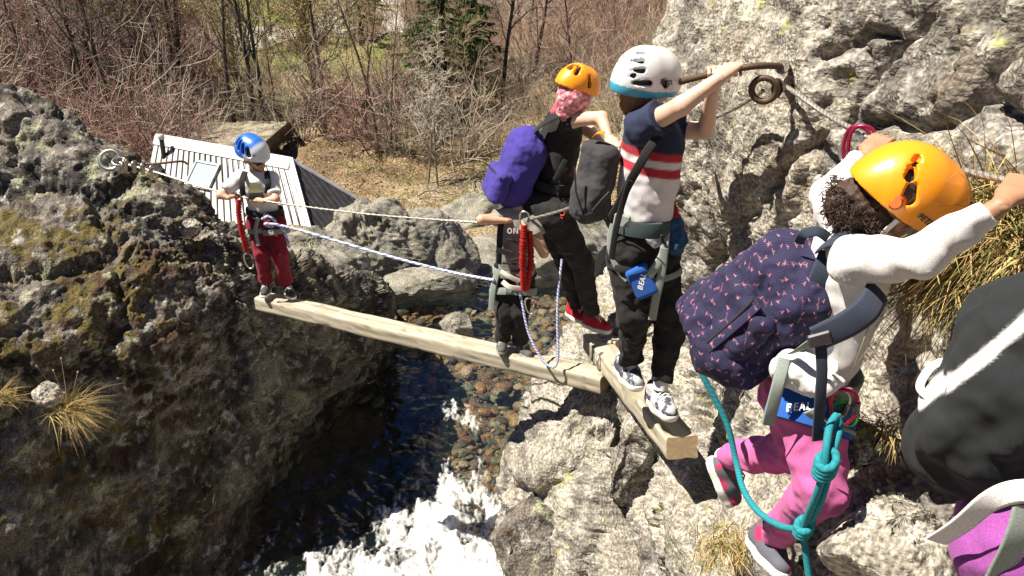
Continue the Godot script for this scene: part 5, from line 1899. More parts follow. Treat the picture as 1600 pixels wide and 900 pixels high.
# elastic red lanyard: a ruffled sleeve hanging between two points
func lanyard(label: String, pts: Array, r: float, carab: Array, sd: int) -> void:
	var o := thing("lanyard", label, "lanyard", "red elastic lanyards", pts[0])
	var org: Vector3 = pts[0]
	var loc := []
	for p in pts: loc.append(p - org)
	var ps := spline(loc, 26)
	var mb := MB.new()
	var rs := []
	for i in ps.size(): rs.append(r * (0.62 + 0.60 * absf(sin(i * 0.8 + 0.9 * sin(i * 0.37)))))
	mb.tint = Color(0.42, 0.012, 0.012)
	mb.tube(ps, rs, 10, true, 0.75)
	for i in mb.v.size(): mb.c[i] = Color(0.45, 0.014, 0.012) * (0.85 + 0.4 * nz.fine.get_noise_3dv(mb.v[i] * 8.0 + Vector3(sd, 0, 0)))
	obj("sleeve", mb.mesh(), M.plain, o)
	for c in carab: carabiner(o, c[0] - org, c[1], c[2], c[3], c[4])

func carabiner(o: Node3D, ce: Vector3, up: Vector3, side: Vector3, h: float, m: Material) -> void:
	up = up.normalized()
	side = (side - up * side.dot(up)).normalized()
	var mb := MB.new()
	var pts := []
	for i in 25:
		var a := TAU * i / 24.0
		var w := 0.30 + 0.08 * sin(a)
		pts.append(ce + side * cos(a) * h * w * (1.0 if absf(sin(a)) < 0.9 else 0.9) + up * sign(sin(a)) * pow(absf(sin(a)), 0.75) * h * 0.5)
	mb.tube(pts, [h * 0.055], 7, false)
	var c := obj("carabiner", mb.mesh(), m, o)
	var g := MB.new()
	g.tube([ce + side * h * 0.29 - up * h * 0.16, ce + side * h * 0.31 + up * h * 0.16], [h * 0.085], 9)
	obj("gate_sleeve", g.mesh(), M.gunmetal, c)

func party_materials() -> void:
	M.weave = ImageTexture.create_from_image(grain_image(15, 0.11, 3, 0.72, 1.18, 256))
	M.weave_relief = ImageTexture.create_from_image(grain_image(16, 0.16, 2, 0.0, 1.0, 256))
	M.gunmetal = mat(lin(0.12, 0.12, 0.13), 0.35, 0.8)
	M.alloy = mat(lin(0.60, 0.60, 0.60), 0.3, 0.9)
	M.red_alloy = mat(lin(0.42, 0.03, 0.09), 0.28, 0.7)
	M.green_alloy = mat(lin(0.08, 0.42, 0.05), 0.28, 0.7)
	M.grey_web = cloth(lin(0.27, 0.32, 0.30))
	M.black_web = cloth(lin(0.012, 0.013, 0.016))
	M.navy_web = cloth(lin(0.030, 0.042, 0.075))
	M.blue_pad = cloth(lin(0.015, 0.10, 0.42))
	M.white_cloth = cloth(lin(0.74, 0.74, 0.76))
	M.black_cloth = cloth(lin(0.010, 0.010, 0.011))
	M.white_print = mat(lin(0.8, 0.8, 0.8), 0.7)
	M.ink = mat(lin(0.02, 0.02, 0.025), 0.6)
	M.white_rubber = mat(lin(0.72, 0.71, 0.68), 0.7)
	M.orange_shell = mat(lin(0.86, 0.30, 0.006), 0.28)
	M.orange_shell.clearcoat_enabled = true
	M.orange_shell.clearcoat = 0.4
	M.painted_shell = vmat(0.28)
	M.painted_shell.clearcoat_enabled = true
	M.painted_shell.clearcoat = 0.4

func party() -> void:
	party_materials()
	boy_blue_helmet()
	boy_grey()
	woman()
	teenager()
	girl()
	jacket_person()

const SIDE_VENTS := [[58, 12, 34, 8, 0.020], [84, 14, 42, 10, 0.017], [108, 18, 48, 12, 0.014], [130, 22, 50, 14, 0.011]]

func boy_blue_helmet() -> void:
	var j := {
		base = Vector3(-1.826, 5.242, -6.000), head = Vector3(-1.855, 6.370, -5.980), neck = Vector3(-1.856, 6.255, -6.000), shl = Vector3(-1.742, 6.206, -5.970), shr = Vector3(-1.974, 6.215, -5.990),
		ell = Vector3(-1.694, 6.098, -5.840), wrl = Vector3(-1.784, 6.087, -5.830), grl = Vector3(-1.852, 6.082, -5.860), axl = Vector3(0.86, 0.02, 0.5), elr = Vector3(-2.103, 6.114, -5.880), wrr = Vector3(-2.039, 6.101, -5.860), grr = Vector3(-2.010, 6.093, -5.930), axr = Vector3(0.86, -0.02, 0.5),
		pelvis = Vector3(-1.840, 5.880, -6.020), hipl = Vector3(-1.767, 5.851, -6.000), hipr = Vector3(-1.904, 5.846, -6.030), knl = Vector3(-1.739, 5.643, -5.930), anl = Vector3(-1.734, 5.359, -5.980), toel = Vector3(-1.651, 5.322, -5.860), knr = Vector3(-1.879, 5.640, -5.950), anr = Vector3(-1.890, 5.366, -6.000), toer = Vector3(-1.888, 5.324, -5.880)}
	var look := {seed = 4, skin = lin(0.50, 0.30, 0.21), hup = Vector3(-0.05, 1, 0.1), hfw = Vector3(0.8, -0.28, 0.5).normalized(), topname = "shirt", topmat = M.white_cloth, sleeve = 0.75, sleevefat = 1.15,
		legmat = cloth(lin(0.20, 0.006, 0.025)), legfat = 1.15, cuff = 0.062, shoemat = cloth(lin(0.055, 0.057, 0.06)), solemat = M.white_rubber, lacemat = M.white_print, cell = 0.012, hem = -0.02, shoesize = 0.98, headsize = 1.26}
	var o := person("person in blue helmet, white shirt and crimson trousers at the far beam end", j, 0.78, Vector3(0.12, 0, 1), look)
	var org: Vector3 = j.base
	var up := Vector3(-0.08, 1, 0.15).normalized()
	var fw: Vector3 = look.hfw
	var hc: Vector3 = j.head - org + up * 0.052
	var paint := func(p: Vector3, _n: Vector3) -> Color:
		var l: Vector3 = p - hc
		var t := l.dot(fw) * 0.9 - l.dot(up) * 0.7
		return Color(0.02, 0.13, 0.55).lerp(Color(0.62, 0.68, 0.76), smoothstep(0.0, 0.05, t))
	var h := helmet(o, hc, up, fw, 0.98, M.painted_shell, SIDE_VENTS, 0.006, paint)
	lettering(h, "PETZL", hc + (fw * 0.72 + fw.cross(up) * 0.62 + up * 0.25).normalized() * 0.128, fw * 0.72 + fw.cross(up) * 0.62, up, 0.014, M.ink)
	# dark sunglasses
	var gl := MB.new()
	var hd: Vector3 = j.head - org + fw * 0.012
	var rt := fw.cross(up).normalized()
	for sd in [-1.0, 1.0]:
		gl.tube([hd + fw * 0.082 + rt * sd * 0.012 + up * 0.004, hd + fw * 0.072 + rt * sd * 0.058 + up * 0.004], [0.019], 10, true, 0.35, fw)
		gl.tube([hd + fw * 0.07 + rt * sd * 0.062 + up * 0.008, hd + rt * sd * 0.072 + up * 0.008], [0.004], 5)
	obj("sunglasses", gl.mesh(), mat(lin(0.01, 0.01, 0.012), 0.12), o)
	strap(o, "chin_strap", [hd + rt * 0.07 + up * 0.02, hd + rt * 0.055 - up * 0.05 + fw * 0.02, hd - up * 0.093 + fw * 0.045, hd - rt * 0.055 - up * 0.05 + fw * 0.02], 0.011, M.black_web, rt)
	# black shoulder straps of the small pack, print on the chest
	for q in [[Vector3(-1.927, 6.267, -5.960), Vector3(-1.931, 6.213, -5.870), Vector3(-1.931, 6.116, -5.860)], [Vector3(-1.774, 6.267, -5.960), Vector3(-1.740, 6.221, -5.860), Vector3(-1.759, 6.135, -5.860)]]:
		strap(o, "pack_strap", [q[0] - org, q[1] - org, q[2] - org], 0.042, M.black_web, Vector3(0.1, 0.2, 1))
	var pr := MB.new()
	pr.tint = Color(0.20, 0.20, 0.11)
	var pc := Vector3(-1.839, 6.155, -5.842) - org
	for k in 7:
		var y0 := -0.055 + 0.018 * k
		var w0 := 0.062 - 0.007 * absf(k - 1.0)
		pr.tint = [Color(0.06, 0.06, 0.06), Color(0.10, 0.10, 0.10), Color(0.16, 0.16, 0.14), Color(0.3, 0.3, 0.2), Color(0.25, 0.25, 0.11), Color(0.22, 0.22, 0.10), Color(0.25, 0.25, 0.14)][k]
		pr.box(pc + Vector3(0, y0, -0.010 * absf(k - 3.0) * 0.3), Basis.from_euler(Vector3(-0.12, 0.1, 0)), Vector3(w0 * 2.0, 0.0185, 0.003))
	obj("shirt_print", pr.mesh(), M.plain, o)
	harness(o, j.pelvis - org + Vector3(0, 0.07, 0), Vector3(0.05, 1, 0), Vector3(0.1, 0, 1), 0.118, 0.096, [[j.hipl - org, j.knl - org], [j.hipr - org, j.knr - org]], 0.088, M.black_web, M.grey_web, 0.78)
	strap(o, "leg_strap", [Vector3(-1.853, 5.937, -5.900) - org, Vector3(-1.889, 5.837, -5.900) - org, Vector3(-1.877, 5.720, -5.890) - org], 0.03, M.grey_web, Vector3(0, 0, 1))
	# rope knot at the harness
	var kn := rope_mesh([Vector3(-1.817, 5.937, -5.870) - org, Vector3(-1.759, 5.967, -5.840) - org, Vector3(-1.717, 5.928, -5.840) - org, Vector3(-1.756, 5.882, -5.860) - org, Vector3(-1.797, 5.905, -5.850) - org, Vector3(-1.690, 5.902, -5.830) - org, Vector3(-1.657, 5.826, -5.850) - org, Vector3(-1.645, 5.718, -5.870) - org], 0.011, Color(0.5, 0.54, 0.68), Color(0.07, 0.12, 0.42), 0.36, 6)
	obj("rope_end", kn, vmat(0.9), o)
	lanyard("red ruffled lanyard hanging from the cable beside the climber in the blue helmet", [Vector3(-1.962, 6.087, -5.860), Vector3(-1.973, 5.997, -5.840), Vector3(-1.961, 5.867, -5.820), Vector3(-1.951, 5.699, -5.840)], 0.026, [[Vector3(-1.977, 6.095, -5.880), Vector3(0.1, 1, 0), Vector3(1, 0, 0.4), 0.09, M.alloy], [Vector3(-1.947, 5.618, -5.840), Vector3(-0.1, 1, 0), Vector3(1, 0, 0.3), 0.12, M.alloy]], 3)

func harness(o: Node3D, waist: Vector3, axis: Vector3, u: Vector3, rw: float, ru: float, thighs: Array, rt: float, belt_m: Material, loop_m: Material, s: float) -> void:
	var b := band(o, "harness_belt", waist, axis, u, ru + 0.012, rw + 0.012, 0.062 * s, 0.012, belt_m)
	var x := axis.cross(u).normalized()
	var bk := MB.new()
	bk.box(waist + u.normalized() * (ru + 0.024) + x * 0.03, Basis(x, axis.normalized(), u.normalized()).orthonormalized(), Vector3(0.05, 0.045, 0.012) * s, 0.003)
	obj("buckle", bk.mesh(), M.alloy, b)
	for sd in [-1.0, 1.0]:
		var g := MB.new()
		var pts := []
		for i in 9:
			var a := PI * i / 8.0
			pts.append(waist + x * sd * (rw + 0.018) + u.normalized() * cos(a) * 0.05 * s - axis.normalized() * (sin(a) * 0.045 * s + 0.01))
		g.tube(pts, [0.006 * s], 6)
		obj("gear_loop", g.mesh(), M.black_web, b)
	for t in thighs:
		var p: Vector3 = t[0].lerp(t[1], 0.26)
		band(o, "leg_loop", p, t[1] - t[0] + axis * -0.02, u, rt + 0.008, rt + 0.008, 0.052 * s, 0.012, loop_m)

func boy_grey() -> void:
	var j := {
		base = Vector3(0.000, 5.355, -4.860), head = Vector3(0.023, 6.460, -4.940), neck = Vector3(0.035, 6.343, -4.890), shr = Vector3(-0.046, 6.304, -4.860), shl = Vector3(0.120, 6.284, -4.860),
		elr = Vector3(-0.181, 6.323, -4.760), wrr = Vector3(-0.030, 6.308, -4.780), grr = Vector3(0.023, 6.265, -4.880), axr = Vector3(0.9, 0.05, 0.35), ell = Vector3(0.192, 6.108, -4.760), wrl = Vector3(0.099, 6.238, -4.740), grl = Vector3(0.065, 6.273, -4.800), axl = Vector3(0.3, 0.9, 0.1),
		pelvis = Vector3(0.012, 5.889, -4.900), hipr = Vector3(-0.044, 5.862, -4.900), hipl = Vector3(0.060, 5.867, -4.880), knr = Vector3(-0.044, 5.686, -4.840), anr = Vector3(-0.062, 5.442, -4.900), toer = Vector3(-0.069, 5.427, -4.780), knl = Vector3(0.048, 5.687, -4.820), anl = Vector3(0.058, 5.438, -4.880), toel = Vector3(0.118, 5.399, -4.780)}
	var look := {seed = 9, skin = lin(0.52, 0.32, 0.23), hup = Vector3(0, 1, 0), hfw = Vector3(0.3, -0.3, 0.9).normalized(), topname = "shirt", topmat = cloth(lin(0.30, 0.285, 0.27)), sleeve = 0.45, sleevefat = 1.2,
		legmat = M.black_cloth, legfat = 1.12, cuff = 0.06, shoemat = cloth(lin(0.10, 0.10, 0.10)), solemat = mat(lin(0.2, 0.2, 0.2), 0.8), lacemat = M.white_print, cell = 0.012, hem = 0.0, shoesize = 0.95, headsize = 1.2}
	var o := person("person in grey printed shirt and black trousers holding the cable on the long beam", j, 0.78, Vector3(0.05, 0, 1), look)
	var org: Vector3 = j.base
	# hair (his helmet is hidden behind the purple backpack)
	var hh := Blob.new()
	hh.ball(j.head - org + Vector3(0, 0.03, -0.02), 0.098, 0.02)
	obj("hair", hh.build(0.01).mesh(), mat(lin(0.05, 0.03, 0.02), 0.8), o)
	# shoulders in dark cloth and print
	var w: Color = Color(0.03, 0.03, 0.032)
	var dk := MB.new()
	for q in [[Vector3(-0.042, 6.119, -4.752), Vector3(0.11, 0.035, 0.008), -0.35], [Vector3(0.000, 6.192, -4.745), Vector3(0.07, 0.02, 0.008), -0.3], [Vector3(0.023, 6.070, -4.752), Vector3(0.06, 0.018, 0.008), 0.1], [Vector3(-0.015, 6.044, -4.755), Vector3(0.09, 0.012, 0.008), -0.1]]:
		dk.tint = w
		dk.box(q[0] - org, Basis.from_euler(Vector3(-0.05, 0.05, q[2])), q[1], 0.002)
	obj("shirt_print", dk.mesh(), M.plain, o)
	lettering(o, "ON", Vector3(0.004, 6.258, -4.742) - org, Vector3(0.05, 0.1, 1), Vector3.UP, 0.035, M.white_print)
	lettering(o, "XO", Vector3(0.023, 6.213, -4.742) - org, Vector3(0.05, 0.1, 1), Vector3.UP, 0.026, M.ink)
	strap(o, "pack_strap", [Vector3(-0.053, 6.333, -4.800) - org, Vector3(-0.069, 6.260, -4.770) - org, Vector3(-0.077, 6.117, -4.780) - org, Vector3(-0.082, 6.017, -4.820) - org], 0.04, M.black_web, Vector3(-0.4, 0.2, 1))
	harness(o, j.pelvis - org + Vector3(0, 0.06, 0), Vector3(0, 1, 0), Vector3(0.05, 0, 1), 0.116, 0.094, [[j.hipl - org, j.knl - org], [j.hipr - org, j.knr - org]], 0.086, M.grey_web, M.grey_web, 0.9)
	strap(o, "webbing_loop", [Vector3(-0.070, 5.983, -4.780) - org, Vector3(-0.019, 5.962, -4.750) - org, Vector3(0.047, 5.928, -4.750) - org], 0.03, cloth(lin(0.5, 0.48, 0.44)), Vector3(0, 0.2, 1))
	strap(o, "webbing_loop", [Vector3(-0.059, 5.915, -4.780) - org, Vector3(-0.012, 5.894, -4.740) - org, Vector3(0.059, 5.885, -4.750) - org, Vector3(0.070, 5.923, -4.760) - org], 0.034, cloth(lin(0.5, 0.48, 0.44)), Vector3(0, 0.2, 1))
	strap(o, "hanging_strap", [Vector3(-0.094, 5.949, -4.820) - org, Vector3(-0.119, 5.841, -4.800) - org, Vector3(-0.128, 5.710, -4.800) - org], 0.04, M.grey_web, Vector3(-0.3, 0, 1))
	carabiner(o, Vector3(0.114, 5.769, -4.740) - org, Vector3(-0.1, 1, 0), Vector3(1, 0, 0.2), 0.11, M.alloy)
	lanyard("red ruffled lanyard down the front of the climber in grey", [Vector3(0.071, 6.302, -4.720), Vector3(0.068, 6.217, -4.700), Vector3(0.065, 6.074, -4.700), Vector3(0.074, 5.890, -4.720)], 0.027, [[Vector3(0.071, 6.334, -4.740), Vector3(0.1, 1, 0), Vector3(1, 0, 0.3), 0.09, M.alloy]], 5)
	lanyard("second red ruffled lanyard strand beside the first on the climber in grey", [Vector3(0.102, 6.262, -4.720), Vector3(0.110, 6.173, -4.710), Vector3(0.111, 6.050, -4.710), Vector3(0.086, 5.886, -4.730)], 0.024, [], 8)

func woman() -> void:
	var j := {
		base = Vector3(0.526, 5.470, -5.000), head = Vector3(0.374, 7.043, -4.860), neck = Vector3(0.345, 6.938, -4.930), shr = Vector3(0.339, 6.903, -4.820), shl = Vector3(0.278, 6.854, -5.120),
		elr = Vector3(0.493, 6.950, -4.660), wrr = Vector3(0.524, 6.870, -4.550), grr = Vector3(0.552, 6.820, -4.500), axr = Vector3(0.9, 0.1, 0.3), ell = Vector3(0.464, 6.793, -5.000), wrl = Vector3(0.555, 6.724, -4.750), grl = Vector3(0.587, 6.693, -4.700), axl = Vector3(0.9, 0.1, 0.3),
		pelvis = Vector3(0.244, 6.335, -5.000), hipr = Vector3(0.256, 6.311, -4.900), hipl = Vector3(0.210, 6.261, -5.120), knr = Vector3(0.439, 5.964, -4.960), anr = Vector3(0.528, 5.554, -5.020), toer = Vector3(0.634, 5.515, -4.930), knl = Vector3(0.375, 5.866, -5.120), anl = Vector3(0.434, 5.533, -5.220), toel = Vector3(0.510, 5.486, -5.120)}
	var red_shoe := cloth(lin(0.42, 0.014, 0.022))
	var look := {seed = 14, skin = lin(0.60, 0.40, 0.31), hup = Vector3(0.05, 1, 0), hfw = Vector3(0.75, -0.35, -0.55).normalized(), topname = "top", topmat = M.black_cloth, sleeve = 0.0,
		legmat = cloth(lin(0.014, 0.015, 0.017)), legfat = 1.12, cuff = 0.045, seat = 0.15, shoemat = red_shoe, solemat = M.white_rubber, lacemat = M.white_print, cell = 0.012, collar = 0.13, hem = 0.02, headsize = 1.0, shoesize = 1.05}
	var o := person("person in black with orange helmet and red shoes leaning to the cliff", j, 1.0, Vector3(0.9, 0, -0.4), look)
	var org: Vector3 = j.base
	var up := Vector3(0.02, 1, 0.18).normalized()
	var fw: Vector3 = look.hfw
	var hc: Vector3 = j.head - org + Vector3(0, 0.045, 0)
	helmet(o, hc, up, fw, 1.0, M.orange_shell, [[150, 30, 55, 8, 0.014], [175, 32, 58, 0, 0.012], [95, 15, 40, 8, 0.014]], 0.007, null, 0.02)
	# pink hair and scarf
	var hr := Blob.new()
	hr.wrinkle = noise(44, 22.0, 3)
	hr.fold = 0.010
	var hd: Vector3 = j.head - org
	hr.ball(hd + Vector3(-0.03, -0.01, 0.04), 0.095, 0.02)
	hr.limb(hd + Vector3(-0.05, -0.03, 0.05), hd + Vector3(-0.07, -0.10, 0.05), 0.06, 0.05, 0.03)
	obj("hair", hr.build(0.007, func(p, _n): return Color(0.42, 0.10, 0.16).lerp(Color(0.62, 0.36, 0.38), smoothstep(-0.1, 0.3, nz.fine.get_noise_3dv(p * 3.0)))).mesh(), vmat(0.7), o)
	var sc := Blob.new()
	sc.wrinkle = noise(45, 25.0, 3)
	sc.fold = 0.015
	sc.limb(Vector3(0.306, 6.964, -4.840) - org, Vector3(0.267, 6.932, -4.920) - org, 0.05, 0.042, 0.03)
	sc.limb(Vector3(0.306, 6.964, -4.840) - org, Vector3(0.368, 6.976, -4.800) - org, 0.042, 0.036, 0.03)
	obj("scarf", sc.build(0.009).mesh(), cloth(lin(0.50, 0.10, 0.17)), o)
	# emblem on the dark thigh pocket
	var pk := MB.new()
	var pcn := Vector3(0.283, 6.325, -4.825) - org
	var pb := Basis.from_euler(Vector3(-0.15, -0.2, -0.72))
	pk.tube([pcn - pb.y * 0.075, pcn + pb.y * 0.075], [0.042], 14, true, 0.35, pb.z)
	var pock := obj("thigh_pocket", pk.mesh(), cloth(lin(0.02, 0.02, 0.022)), o)
	var em := MB.new()
	em.ring(pcn + pb.y * 0.028 + pb.z * 0.019, pb.z, 0.016, 0.0045, 14, 6)
	em.ring(pcn - pb.y * 0.018 + pb.z * 0.019, pb.z, 0.018, 0.0045, 14, 6)
	em.box(pcn + pb.y * 0.005 + pb.z * 0.018, pb, Vector3(0.05, 0.008, 0.004))
	obj("emblem", em.mesh(), mat(lin(0.5, 0.05, 0.05), 0.7), pock)
	harness(o, j.pelvis - org + Vector3(0.015, 0.14, 0), Vector3(0.1, 1, 0), Vector3(0.9, 0, -0.4), 0.13, 0.115, [], 0.1, M.black_web, M.black_web, 1.0)
	strap(o, "red_strap", [Vector3(0.258, 6.567, -4.900) - org, Vector3(0.302, 6.568, -4.870) - org, Vector3(0.352, 6.569, -4.880) - org], 0.035, cloth(lin(0.3, 0.01, 0.01)), Vector3(0, 0, 1))
	# purple backpack
	var ce := Vector3(0.027, 6.568, -4.980)
	var b := thing("backpack", "purple backpack with a front pocket on the back of the climber in black", "backpack", "backpacks worn by the climbers", ce)
	var ax := (Vector3(0.136, 6.798, -4.980) - Vector3(-0.027, 6.341, -4.980)).normalized()
	var bas := Basis(Vector3(0.35, 0.0, 0.94).normalized(), ax, Vector3.ZERO)
	bas.z = bas.x.cross(bas.y).normalized()
	bas.x = bas.y.cross(bas.z).normalized()
	var pur := cloth(lin(0.052, 0.038, 0.30))
	var bl := Blob.new()
	bl.wrinkle = noise(51, 6.5, 3)
	bl.fold = 0.017
	bl.slab(Vector3(0.01, 0, 0), bas, Vector3(0.15, 0.225, 0.100), 0.08)
	bl.limb(bas.y * 0.10, bas.y * 0.2, 0.10, 0.07, 0.08)
	obj("bag", bl.build(0.009).mesh(), pur, b)
	var pkt := Blob.new()
	pkt.wrinkle = noise(52, 10.0, 3)
	pkt.fold = 0.012
	var outw := -bas.z if bas.z.x > 0 else bas.z
	pkt.slab(outw * 0.115 - bas.y * 0.10 + bas.x * 0.05, bas, Vector3(0.12, 0.105, 0.05), 0.045)
	var pn := obj("front_pocket", pkt.build(0.009).mesh(), pur, b)
	var zp := MB.new()
	zp.tube([outw * 0.165 - bas.y * 0.03 - bas.x * 0.06, outw * 0.172 - bas.y * 0.02 + bas.x * 0.05, outw * 0.15 - bas.y * 0.03 + bas.x * 0.16], [0.006], 6)
	obj("zip", zp.mesh(), M.ink, pn)
	var tg := MB.new()
	tg.box(Vector3(-0.099, 6.453, -4.860) - ce, Basis.from_euler(Vector3(0, -0.4, -0.2)), Vector3(0.04, 0.022, 0.01), 0.002)
	obj("label_patch", tg.mesh(), M.ink, pn)
	strap(b, "shoulder_strap", [Vector3(0.124, 6.794, -4.950) - ce, Vector3(0.184, 6.875, -4.860) - ce, Vector3(0.261, 6.933, -4.800) - ce, Vector3(0.311, 6.935, -4.790) - ce, Vector3(0.356, 6.897, -4.800) - ce], 0.055, M.black_web, Vector3(-0.3, 0.8, 0.5))
	strap(b, "shoulder_strap", [Vector3(0.175, 6.392, -4.950) - ce, Vector3(0.257, 6.543, -4.850) - ce, Vector3(0.313, 6.665, -4.830) - ce], 0.035, M.black_web, Vector3(-0.1, 0.3, 1))
	strap(b, "grab_loop", [Vector3(0.091, 6.785, -5.000) - ce, Vector3(0.106, 6.820, -5.000) - ce, Vector3(0.144, 6.817, -4.980) - ce], 0.025, M.black_web, Vector3(-0.5, 0.8, 0.2))

func teenager() -> void:
	var j := {
		base = Vector3(0.653, 5.828, -3.460), head = Vector3(0.530, 7.342, -3.420), neck = Vector3(0.520, 7.249, -3.450), shr = Vector3(0.514, 7.214, -3.320), shl = Vector3(0.653, 7.141, -3.580),
		elr = Vector3(0.629, 7.329, -3.170), wrr = Vector3(0.761, 7.432, -3.170), grr = Vector3(0.822, 7.454, -3.220), axr = Vector3(-0.98, -0.05, -0.1), ell = Vector3(0.815, 7.146, -3.550), wrl = Vector3(0.782, 7.353, -3.340), grl = Vector3(0.769, 7.437, -3.250), axl = Vector3(-0.98, -0.1, -0.15),
		pelvis = Vector3(0.561, 6.681, -3.500), hipr = Vector3(0.513, 6.649, -3.460), hipl = Vector3(0.634, 6.605, -3.540), knr = Vector3(0.545, 6.346, -3.420), anr = Vector3(0.562, 6.034, -3.550), toer = Vector3(0.592, 5.970, -3.450), knl = Vector3(0.718, 6.259, -3.480), anl = Vector3(0.689, 5.998, -3.420), toel = Vector3(0.730, 5.901, -3.300)}
	var stripes := func(p: Vector3, _n: Vector3) -> Color:
		var y := p.y + 0.12 * p.x
		var red := Color(0.46, 0.03, 0.05)
		var pale := Color(0.70, 0.69, 0.74)
		var c := pale.lerp(red, smoothstep(1.162, 1.168, y))
		c = c.lerp(pale, smoothstep(1.202, 1.208, y))
		c = c.lerp(red, smoothstep(1.232, 1.238, y))
		return c.lerp(Color(0.020, 0.030, 0.075), smoothstep(1.267, 1.273, y))
	var shirt := add_grain(vmat(0.95), M.weave, M.weave_relief, 10.0, 0.018, false)
	var shoep := func(p: Vector3, n: Vector3) -> Color:
		var k: float = nz.mid.get_noise_3dv(p * 7.0)
		return Color(0.50, 0.50, 0.52) if k > -0.05 else Color(0.06, 0.075, 0.12)
	var look := {seed = 21, skin = lin(0.60, 0.40, 0.31), hup = Vector3(-0.05, 1, 0.1), hfw = Vector3(0.86, -0.12, -0.5).normalized(), topname = "shirt", topmat = shirt, toppaint = stripes, sleeve = 0.5, sleevefat = 1.22, ease = 1.0, hem = 0.0,
		legmat = M.black_cloth, legfat = 1.12, cuff = 0.046, fold2 = 0.02, shoemat = add_grain(vmat(0.8), M.weave, M.weave_relief, 10.0, 0.02, false), shoepaint = shoep, solemat = M.white_rubber, lacemat = M.white_print, sock = M.white_cloth, cell = 0.0105, fine = true, headcell = 0.006, headsize = 1.04, shoesize = 1.12, held = 0.0125}
	var o := person("person in white helmet and striped shirt gripping the iron bar", j, 0.99, Vector3(0.75, 0, -0.65), look)
	var org: Vector3 = j.base
	var up := Vector3(-0.05, 1, 0.2).normalized()
	var fw: Vector3 = look.hfw
	var hc: Vector3 = j.head - org + Vector3(0.006, 0.045, 0)
	up = (up - fw * up.dot(fw)).normalized()
	var paint := func(p: Vector3, _n: Vector3) -> Color:
		return Color(0.04, 0.34, 0.50) if (p - hc).dot(up) < -0.022 else Color(0.60, 0.63, 0.66)
	var h := helmet(o, hc, up, fw, 1.06, M.painted_shell, [[122, 4, 0, 26, 0.012], [152, 10, 4, 18, 0.012], [140, 22, 16, 22, 0.012], [148, 36, 30, 20, 0.011], [152, 50, 46, 18, 0.008], [84, 4, 10, 10, 0.016]], 0.0048, paint, 0.048)
	var rt := fw.cross(up)
	lettering(h, "PETZL", hc + (rt * 0.95 + fw * 0.02 + up * 0.16).normalized() * 0.1165, rt * 0.97 + up * 0.2, up, 0.017, M.ink)
	var hd: Vector3 = j.head - org
	var hair := Blob.new()
	hair.wrinkle = noise(46, 45.0, 2)
	hair.fold = 0.010
	hair.limb(hd - fw * 0.03 + up * 0.0, hd - fw * 0.035 - up * 0.055, 0.088, 0.062, 0.02, 0, rt, 1.15)
	obj("hair", hair.build(0.007).mesh(), mat(lin(0.20, 0.11, 0.05), 0.75), o)
	strap(o, "chin_strap", [hd + rt * 0.08 - up * 0.005, hd + rt * 0.072 - up * 0.06 + fw * 0.02, hd + rt * 0.03 - up * 0.11 + fw * 0.04], 0.013, M.white_print, rt)
	# harness with teal padded belt, blue leg pad and grey webbing
	var teal := cloth(lin(0.045, 0.075, 0.085))
	var wc: Vector3 = j.pelvis - org + Vector3(0.0, 0.085, 0.0)
	harness(o, wc, Vector3(0.0, 1, 0.0), Vector3(0.75, 0, -0.65), 0.145, 0.122, [], 0.1, teal, M.grey_web, 1.15)
	var pd := MB.new()
	pd.box(Vector3(0.453, 6.827, -3.315) - org, Basis.from_euler(Vector3(-0.1, -0.45, -0.08)), Vector3(0.07, 0.055, 0.02), 0.006)
	obj("belt_pad", pd.mesh(), M.grey_web, o)
	band(o, "leg_loop", j.hipl.lerp(j.knl, 0.30) - org, j.knl - j.hipl, Vector3(0, 0, 1), 0.101, 0.101, 0.03, 0.010, M.grey_web)
	band(o, "leg_loop", j.hipr.lerp(j.knr, 0.24) - org, j.knr - j.hipr + Vector3(-0.05, 0, 0), Vector3(0, 0, 1), 0.101, 0.101, 0.03, 0.010, M.black_web)
	var bp := Blob.new()
	var bb := Basis.from_euler(Vector3(-0.1, -0.15, 0.5))
	bp.slab(Vector3(0.556, 6.543, -3.340) - org, bb, Vector3(0.052, 0.072, 0.022), 0.02)
	var pad := obj("blue_pad", bp.build(0.006).mesh(), M.blue_pad, o)
	lettering(pad, "BEAL", Vector3(0.552, 6.552, -3.319) - org, bb.z, bb.y.rotated(bb.z, 0.9), 0.024, M.white_print, 0.2)
	strap(o, "leg_strap", [Vector3(0.581, 6.575, -3.320) - org, Vector3(0.610, 6.628, -3.320) - org, Vector3(0.639, 6.678, -3.340) - org, Vector3(0.648, 6.761, -3.380) - org], 0.036, M.grey_web, Vector3(-0.1, 0.1, 1))
	strap(o, "leg_strap", [Vector3(0.639, 6.699, -3.330) - org, Vector3(0.632, 6.581, -3.320) - org, Vector3(0.616, 6.462, -3.320) - org, Vector3(0.610, 6.365, -3.330) - org], 0.036, M.grey_web, Vector3(-0.1, 0.05, 1))
	strap(o, "leg_strap", [Vector3(0.429, 6.790, -3.420) - org, Vector3(0.419, 6.681, -3.400) - org, Vector3(0.454, 6.586, -3.380) - org, Vector3(0.495, 6.540, -3.360) - org], 0.028, M.grey_web, Vector3(-0.3, 0.05, 1))
	var gl := Blob.new()
	gl.wrinkle = noise(47, 20.0, 2)
	gl.fold = 0.015
	gl.limb(Vector3(0.681, 6.769, -3.420) - org, Vector3(0.700, 6.694, -3.420) - org, 0.045, 0.055, 0.03)
	obj("blue_pouch", gl.build(0.009).mesh(), cloth(lin(0.012, 0.06, 0.16)), o)
